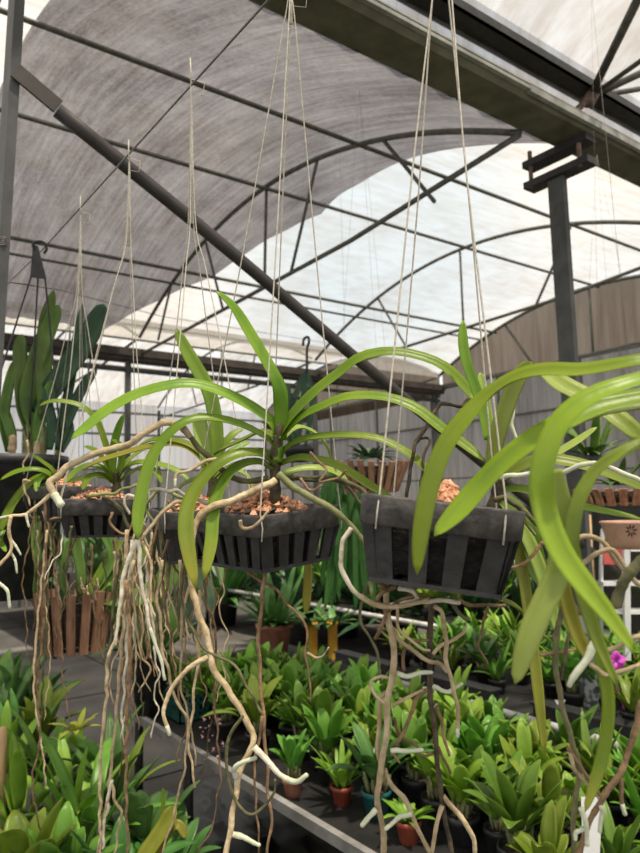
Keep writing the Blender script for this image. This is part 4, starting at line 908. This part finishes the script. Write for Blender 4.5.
# potted seedlings
def protoplant(kind, seed, potmat='black', leafm='bench1', pr_=.045, ph=.075):
    random.seed(seed); o = bpy.data.objects.new('potted_seedling', None); ROOTM[o.name] = Matrix.Identity(4); COL.objects.link(o)
    b = MB(); b.lathe([(pr_*.15, 0), (pr_*.72, 0), (pr_*.95, ph*.78), (pr_*1.06, ph*.79), (pr_*1.06, ph), (pr_*.97, ph), (pr_*.9, ph*.86)], (0, 0, 0), 14); build('pot', b, potmat, o)
    b = MB(); b.lathe([(.001, ph*.9), (pr_*.93, ph*.88)], (0, 0, 0), 12); build('soil', b, 'soil', o)
    b = MB(); sb = MB()
    L, w, n, up = {'broad': (.16, .048, 16, 1.0), 'strap': (.22, .028, 18, 1.0), 'cattleya': (.16, .050, 13, 1.15), 'small': (.11, .028, 14, .8), 'large': (.30, .045, 9, 1.15)}[kind]
    for i in range(n):
        a = i*2.4+random.uniform(-.4, .4); l = L*random.uniform(.65, 1.12); e = up*random.uniform(.62, 1.05)
        r0 = pr_*random.uniform(.05, .6); p0 = np.array([r0*math.cos(a), r0*math.sin(a), ph*.9]); dr = np.array([math.cos(a)*max(.12, 1.25-e), math.sin(a)*max(.12, 1.25-e), e]); dr /= np.linalg.norm(dr)
        if kind in ('cattleya', 'broad', 'large'):
            sl = l*random.uniform(.25, .5); p1 = p0+dr*sl*np.array([.5, .5, 1]); sb.tube([p0, (p0+p1)/2, p1], [.004, .0062 if kind != 'large' else .009, .004], 6); p0 = p1
        droop = random.uniform(.15, .55)*(1.35-e*.7)
        pts = [p0+dr*l*t-np.array([-math.cos(a)*l*droop*.5*t*t, -math.sin(a)*l*droop*.5*t*t, l*droop*t*t]) for t in np.linspace(0, 1, 8)]
        W = [w*q*random.uniform(.95, 1.05) for q in ((.35, .75, .95, 1, .98, .85, .58, .12) if kind != 'strap' else (.6, .9, 1, 1, .9, .75, .5, .1))]
        b.leaf(pts, W, (-math.cos(a)*.5, -math.sin(a)*.5, 1), thick=.0012, fold=.28)
    build('foliage', b, leafm, o)
    if sb.v: build('pseudobulbs', sb, 'bulb', o)
    return o
PR = {}
for nm, k, sds, pm, lm in (('A', 'broad', 1, 'black', 'bench1'), ('B', 'broad', 2, 'black', 'bench2'), ('C', 'cattleya', 3, 'black', 'bench1'), ('D', 'cattleya', 4, 'black', 'bench2'), ('E', 'strap', 5, 'black', 'bench1'),
                          ('F', 'strap', 6, 'black', 'bench2'), ('G', 'small', 7, 'black', 'bench2'), ('H', 'broad', 8, 'black', 'bench3'), ('I', 'large', 9, 'black', 'bench1'), ('J', 'large', 10, 'black', 'bench3'), ('K', 'large', 11, 'black', 'bench2'),
                          ('red', 'small', 12, 'redpot', 'bench2'), ('redB', 'strap', 13, 'redpot', 'bench2'), ('teal', 'broad', 14, 'teal', 'bench3'), ('terr', 'cattleya', 15, 'terracotta', 'bench1')):
    PR[nm] = protoplant(k, sds, pm, lm)
used = set()
def put(nm, x, y, z, sc, label, group=None, rz=None, name='potted_seedling', tiltx=0):
    o = PR[nm]
    if nm in used: o = copy_tree(o)
    used.add(nm); o.name = name; o.location = (x, y, z); o.rotation_euler = (tiltx, 0, random.uniform(0, 6.28) if rz is None else rz); o.scale = (sc,)*3
    tag(o, label, 'potted plant'); 
    if group: o['group'] = group
    elif 'group' in o: del o['group']
    return o
random.seed(21)
# singled-out pots on the first bench
def onb(px, py, z=BZ): q = sol(px, py, 2, z); return q[0], q[1]
for nm, px, py, sc, lab in (('redB', 342, 804, .80, 'young orchid in a small red pot beside a white tag, front row of the bench'),
                        ('red', 409, 842, .85, 'seedling in a red pot with a white band, behind the hanging roots'),
                        ('teal', 377, 815, 1.05, 'dark-leaved orchid in a teal pot left of the long hanging roots'),
                        ('terr', 293, 796, .8, 'broad-leaved orchid in a brown pot at the front edge, left of the red pot')):
    x, y = onb(px, py); put(nm, x, y, BZ+.001, sc, lab)
taken = [onb(px, py) for px, py in ((342, 804), (409, 842), (377, 815), (293, 796))]
def rows(x0, x1, y0, y1, dx, dy, z, kinds, scs, labf, groupf, jit=.3, skip=None, name='potted_seedling'):
    y = y0; r = 0
    while y <= y1:
        x = x0+(dx*.5 if r % 2 else 0)
        while x <= x1:
            xx, yy = x+random.uniform(-1, 1)*dx*jit, y+random.uniform(-1, 1)*dy*jit
            if not (skip and skip(xx, yy)) and all((xx-a)**2+(yy-b_)**2 > .011 for a, b_ in taken):
                k = random.choice(kinds); put(k, xx, yy, z+.001, random.uniform(*scs), labf(k, xx, yy), groupf(k, xx, yy), name=name)
            x += dx
        y += dy; r += 1
KN = {'A': 'broad-leaved', 'B': 'bright broad-leaved', 'C': 'upright thick-leaved', 'D': 'bright upright thick-leaved', 'E': 'narrow-leaved', 'F': 'bright narrow-leaved', 'G': 'small bright', 'H': 'dark broad-leaved', 'red': 'small', 'redB': 'narrow-leaved', 'teal': 'dark', 'terr': 'upright', 'I': 'tall', 'J': 'tall dark', 'K': 'tall bright'}
def zoneA(x, y):
    a = 'front rows' if x < 1.8 else ('middle rows' if x < 2.15 else 'back rows'); b_ = 'near end' if y < 2.2 else ('middle' if y < 3.3 else 'far end'); return a, b_
rows(1.52, 2.22, 1.10, 3.4, .14, .14, BZ, 'AABBCCDDDEFG', (.85, 1.2), lambda k, x, y: '%s seedling in black pot, %s, %s of path-side bench' % (KN[k], *zoneA(x, y)),
     lambda k, x, y: '%s seedlings in %s, %s of path-side bench' % (KN[k], *zoneA(x, y)), skip=lambda x, y: x < 1.62 and (int(y*7) % 3 == 0))
rows(2.96, 3.85, 1.3, 3.25, .19, .19, BZ, 'AEEFFBGH', (.9, 1.25), lambda k, x, y: '%s orchid in a black pot behind the pale pipe, %s' % (KN[k], 'near part of that bench' if y < 2.6 else 'far part of that bench'),
     lambda k, x, y: '%s orchids %s behind the pipe' % (KN[k], 'near' if y < 2.6 else 'far'))
rows(4.3, 5.2, 4.2, 7.9, .30, .34, Z(-1.0), 'AEFHB', (1.3, 1.9), lambda k, x, y: '%s plant on the far bench in front of the end wall' % KN[k], lambda k, x, y: '%s plants on far bench' % KN[k])
rows(2.35, 3.3, 7.2, 10, .5, .5, Z(-.95), 'HJ', (1.6, 2.3), lambda k, x, y: '%s shrub on the farthest bench beyond the brown beam' % KN[k], lambda k, x, y: '%s shrubs on farthest bench' % KN[k])
# left bench, large leaves, each singled out by where it shows
ZC = Z(-1.12)
for nm, px, py, dd, sc, lab in (('I', 88, 872, 2.0, 1.05, 'tall strap-leaved orchid at lower left right of the thin hanging brown roots'), ('K', 20, 850, 2.15, 1.0, 'tall bright orchid at the left edge beside the wooden stake'),
    ('J', 112, 840, 2.25, .95, 'tall dark orchid leaning to the path at lower left'), ('B', 20, 905, 1.75, 1.5, 'broad-leaved orchid in the lower left corner'), ('I', 50, 830, 2.45, .9, 'tall orchid at lower left behind the thin hanging brown roots'),
    ('A', 60, 915, 1.75, 1.3, 'broad-leaved orchid at the bottom edge left of the hanging root curtain'), ('H', 118, 905, 1.8, 1.2, 'dark broad-leaved orchid at the bottom edge under the root curtain'), ('K', 118, 812, 2.4, .8, 'tall bright orchid behind the root curtain next to the path'),
    ('J', 20, 780, 2.8, .9, 'tall dark orchid at the left edge beyond the bright one'), ('E', 150, 905, 1.9, .9, 'narrow-leaved orchid at the bottom edge next to the path'), ('B', 72, 790, 2.7, 1.0, 'broad-leaved orchid under the wooden slat basket at left'),
    ('J', 5, 735, 3.1, 1.1, 'tall dark orchid at left edge level with the wooden basket foot'), ('H', 175, 900, 1.95, .9, 'dark small orchid at bottom edge beside the yellow-green leaf')):
    p = P(px, py, dd); put(nm, p[0], p[1], ZC+.001, sc*(1.0), lab, name='potted_orchid')
rows(-.9, .35, 3.1, 6, .33, .33, ZC, 'IJKHA', (.9, 1.3), lambda k, x, y: '%s orchid on the far part of the left bench' % KN[k], lambda k, x, y: '%s orchids far on left bench' % KN[k], name='potted_orchid')
for i, (px, py, dd, k, sc, lab) in enumerate(((2, 770, 2.5, 'K', 1.0, 'tall bright orchid at left edge just above the wooden stake'), (40, 765, 2.9, 'B', 1.5, 'broad-leaved orchid at left between stake and slat basket'),
    (100, 790, 2.6, 'I', .85, 'strap-leaved orchid behind the root curtain, under the slat basket'), (-5, 700, 3.4, 'A', 1.6, 'broad-leaved orchid at left edge under the black hanging pot'), (70, 850, 2.1, 'K', .95, 'tall bright orchid just left of the root curtain'),
    (28, 720, 3.3, 'H', 1.6, 'dark broad-leaved orchid left of the slat basket foot'), (140, 870, 2.0, 'H', 1.3, 'dark orchid right of the root curtain at the path edge'))):
    p = P(px, py, dd); put(k, p[0], p[1], ZC+.001, sc, lab, name='potted_orchid')
o = empty('hanging_orchid', P(165, 590, 2.7), 'broad grey-green orchid leaves hanging behind the root curtain', 'orchid')
for pts, w in ((((160, 575), (168, 560), (180, 570), (184, 600), (178, 632)), 24), (((158, 575), (150, 548), (140, 535), (128, 530)), 16), (((165, 572), (180, 545), (196, 535), (212, 540)), 15), (((158, 580), (145, 590), (138, 615), (136, 640)), 18), (((168, 575), (190, 572), (205, 588), (212, 615)), 16), (((160, 570), (164, 545), (160, 520)), 13), (((150, 578), (128, 570), (116, 582), (110, 600)), 13)):
    leaf_on(o, pts, w, 2.7, 'grey_leaf', tilt=.95, blunt=.9, base=.5, d1=2.66)
b = MB(); frust(b, tuple(P(162, 592, 2.72)), .05, .038, .06); build('small_pot', b, 'black', o)
for i, (px, dd, L_, lab) in enumerate(((225, 8.5, .8, 'leftmost'), (300, 7.2, .7, 'second from left'), (345, 7.6, .8, 'third from left'), (400, 6.6, .75, 'third from right'), (452, 6.3, .7, 'second from right'), (520, 5.9, .7, 'rightmost'))):  # potted shrubs added to darken the background behind the baskets
    c = P(px, 590, dd); c[2] = .28; b = MB(); frust(b, (c[0], c[1], 0), .16, .12, .3); tag(build('planter', b, 'black', loc=(c[0], c[1], 0)), 'dark planter of the added darkening shrub by the end wall, '+lab, 'pot')
    tuft('darkening_shrub', c, 60, L_*1.25, .09, 'dark_leaf' if i % 2 else 'bench3', 'large dark shrub added to darken the back by the end wall, '+lab, 'shrub', 1.1, 60+i)
# yellow accents
tuft('variegated_plant', P(76, 730, 2.3), 16, .10, .022, 'yellow', 'small yellow variegated plant among the green leaves at lower left', 'plant', .9, 8)
o = empty('yellowing_leaf_plant', P(150, 870, 1.7), 'mottled yellow-green arching leaf at the bottom edge next to the path', 'plant')
leaf_on(o, ((130, 880), (150, 850), (166, 826), (176, 806)), 17, 1.7, 'yellow', tilt=.9); leaf_on(o, ((150, 885), (160, 850), (176, 825), (186, 838)), 9, 1.7, 'yellow', tilt=.9); leaf_on(o, ((160, 830), (163, 810), (163, 788)), 4, 1.75, 'vanda', tilt=.9)
thing_tube('wooden_stake', [P(1, 860, 2.2), P(3, 728, 2.2)], .012, 'canewood', 'short wooden stake standing at the lower left edge', 'stake')
# terracotta pots on the floor behind, yellow stakes
for px, py, dd, r, lab in ((275, 652, 5.4, .13, 'large terracotta pot on the floor behind the bench plants, centre'),):
    c = P(px, py, dd); o = empty('terracotta_pot', c, lab, 'pot'); b = MB(); frust(b, tuple(c), r, r*.75, .22, rim=.02); build('pot_body', b, 'terracotta', o); b = MB(); b.lathe([(.01, .19), (r*.97, .19)], tuple(c), 16); build('soil', b, 'soil', o)
    b = MB(); b.box((c[0]-.25, c[1]-.25, 0), (c[0]+.25, c[1]+.25, c[2]-.002)); tag(build('storage_crate', b, 'mat', smooth=False, loc=(c[0], c[1], 0)), 'low dark block carrying the large terracotta pot', 'crate')
    tuft('leafy_shrub', c+np.array([0, 0, .2]), 46, .42, .075, 'bench3', 'dark leafy shrub growing in the large terracotta pot', 'plant', 1.1, 11)
for i, (px, py) in enumerate(((313, 652), (333, 652))):
    c = P(px, py, 5.2); bb = MB(); bb.box((c[0]-.09, c[1]-.09, 0), (c[0]+.09, c[1]+.09, c[2]-.052)); tag(build('storage_crate', bb, 'mat', smooth=False, loc=(c[0], c[1], 0)), ['dark block carrying the left yellow tube pot', 'dark block carrying the right yellow tube pot'][i], 'crate')
    o = empty('yellow_tube_pot', c, ['tall yellow tube pot right of the terracotta pot', 'second tall yellow tube pot, farther right of the terracotta one'][i], 'pot')
    b = MB(); b.lathe([(.035, -.05), (.038, .2), (.045, .2), (.045, .22), (.03, .22)], tuple(c), 14); MT.setdefault('ypot', solid('ypot', (.50, .26, .02), (.62, .36, .03), .6, 12)); build('pot_body', b, 'ypot', o)
    tuft('leafy_shrub', c+np.array([0, 0, .2]), 24, .26, .045, 'bench3', ['green rosette on top of the left yellow tube pot', 'green rosette on top of the right yellow tube pot'][i], 'plant', .8, 12+i)
# green crate by the path edge, pink flowers, tags
c = np.array([*onb(158, 716), BZ]); o = empty('plastic_crate', c, 'dark green lattice plastic crate on the bench beside the path', 'crate')
b = MB(); x0, y0, z0 = c[0]+.02, c[1]-.20, BZ+.002
for zz in (0, .035, .07, .105): b.box((x0, y0, z0+zz), (x0+.006, y0+.42, z0+zz+.012)); b.box((x0, y0, z0+zz), (x0+.28, y0+.006, z0+zz+.012)); b.box((x0, y0+.414, z0+zz), (x0+.28, y0+.42, z0+zz+.012)); b.box((x0+.274, y0, z0+zz), (x0+.28, y0+.42, z0+zz+.012))
for i in range(15): b.box((x0, y0+i*.0295, z0), (x0+.006, y0+i*.0295+.009, z0+.117))
for i in range(10): b.box((x0+i*.03, y0, z0), (x0+i*.03+.009, y0+.006, z0+.117))
build('lattice', b, 'crate', o, smooth=False); b = MB(); b.box((x0, y0, z0), (x0+.28, y0+.42, z0+.006)); build('base', b, 'crate', o, smooth=False)
def flower(c, r, mat, label, n=5):
    b = MB(); 
    for i in range(n):
        a = 2*pi*i/n+.3; dr = CR*math.cos(a)+CU*math.sin(a); b.leaf([c+dr*r*t+tocam(c)*r*.2*math.sin(t*3) for t in np.linspace(.05, 1, 6)], [r*q for q in (.25, .6, .8, .75, .5, .1)], tuple(tocam(c)), thick=.001)
    b.tube([c-np.array([0, 0, .001]), c-np.array([.01, 0, .10]), c-np.array([0, .02, .2])], .002, 5)
    return tag(build('orchid_flower', b, mat, loc=tuple(float(q) for q in c)), label, 'flower')
flower(P(616, 661, 3.0), .045, 'purple', 'vivid purple orchid flower at the right edge among green leaves')
0 and flower(P(606, 640, 3.05), .03, 'purple', 'smaller purple orchid bloom above the larger one at right')
flower(P(256, 650, 3.9), .035, 'pink', 'single pale pink bloom in the middle of the bench plants', 4)
for i, (px, py) in enumerate(((212, 735), (208, 728), (218, 726), (204, 757), (216, 744))):
    pass
o = empty('wilted_flower_spray', P(210, 740, 3.0), 'spray of small wilted pinkish blooms by the bench edge', 'flower')
random.seed(5); b = MB()
for i in range(26):
    q = P(random.uniform(200, 224), random.uniform(716, 775), 2.75); 
    vs = [tuple(q+np.array([random.uniform(-1, 1) for _ in range(3)])*.009) for _ in range(4)]; b.add(vs, [(0, 1, 2), (0, 2, 3), (0, 3, 1), (1, 3, 2)])
build('petals', b, 'pink', o, smooth=False)['kind'] = 'stuff'; b = MB(); b.tube([P(214, 712, 2.75), P(208, 735, 2.75), P(207, 760, 2.75), P(200, 775, 2.75)], .002, 5); build('stalk', b, 'r_brown', o)
def plabel(px, py, d, w, h, lab, lean=0):
    c = P(px, py, d); b = MB(); a = c+CR*lean; t = .0012; n_ = -CF*t
    vs = [c-CR*w/2*.55-np.array([0, 0, h]), c+CR*w/2*.4-np.array([0, 0, h]), a+CR*w/2, a-CR*w/2]; b.add([tuple(v) for v in vs]+[tuple(v+n_) for v in vs], [(0, 1, 2, 3), (7, 6, 5, 4), (0, 4, 5, 1), (1, 5, 6, 2), (2, 6, 7, 3), (3, 7, 4, 0)])
    tag(build('plant_tag', b, 'white', smooth=False, loc=tuple(float(q) for q in c)), lab, 'plant tag')
plabel(583, 797, 1.62, .05, float(P(583, 797, 1.62)[2]-BZ), 'tall white plant tag at lower right behind the hanging roots', .02)
plabel(348, 776, 2.35, .022, .09, 'white tag standing beside the small red pot')
plabel(262, 690, 3.3, .035, .14, 'pale blue-white tag among the seedlings below the pink bloom')
plabel(560, 700, float(np.dot(sol(560, 703, 2, BZ+.07)-CAM, CF)), .05, .02, 'small white label lying on the black tray behind the pipe')
for i in range(3):
    c = np.array([2.80, 1.6+i*.75, BZ]); b = MB()
    b.box((c[0]-.05, c[1], BZ+.002), (c[0]+.02, c[1]+.5, BZ+.06)); b.box((c[0]-.06, c[1]-.01, BZ+.055), (c[0]+.03, c[1]+.51, BZ+.065))
    tag(build('nursery_tray', b, 'black', smooth=False, loc=tuple(c)), ['black nursery tray behind the pale pipe, nearest one', 'black nursery tray behind the pale pipe, middle one', 'black nursery tray behind the pale pipe, farthest one'][i], 'tray')
b = MB(); random.seed(31)
for i in range(110):
    ax, ay = random.uniform(322, 382), random.uniform(490, 600); sx = 350+(ax-350)*.3; zz = 3.4+random.uniform(-.15, .15)
    L = spline([P(sx, 512, 3.4), P((sx+ax)/2, min(505, ay-20), zz), P(ax, ay-12, zz), P(ax+random.uniform(-5, 5), ay+12, zz)], 8)
    b.leaf(L, [.026*q for q in (.2, .3, .5, .8, 1, 1, .7, .1)], tuple(tocam(L[0])+np.array([0, 0, .5])), thick=.001)
tag(build('weeping_plant', b, 'bench3', loc=tuple(P(350, 512, 3.4))), 'bushy grey-green weeping plant between the middle and right baskets', 'plant')
b = MB(); frust(b, tuple(P(350, 545, 3.6)), .1, .07, .12); tag(build('hanging_pot', b, 'black', loc=tuple(P(350, 545, 3.6))), 'dark pot inside the weeping plant between the two front baskets', 'pot')
thing_tube('pot_wire', [P(350, 522, 3.6), (P(350, 522, 3.6)[0], P(350, 522, 3.6)[1], prof_mid(P(350, 522, 3.6)[1])-.1)], .0006, 'wire', 'thin wire holding the weeping plant from the roof', 'wire')
tuft('broad_leaved_shrub', P(150, 655, 3.4), 26, .36, .075, 'bench3', 'dark broad-leaved shrub behind the curtain of thin roots', 'plant', .9, 33)
b = MB(); frust(b, tuple(np.array([P(150, 655, 3.4)[0], P(150, 655, 3.4)[1], BZ])), .09, .07, P(150, 655, 3.4)[2]-BZ+.02); tag(build('planter', b, 'black', loc=tuple(P(150, 655, 3.4))), 'black planter under the dark broad-leaved shrub', 'pot')
tuft('broad_leaved_shrub', P(180, 600, 6.6), 30, .45, .08, 'bench3', 'dark shrub farther back left of the terracotta pot', 'plant', .9, 34)
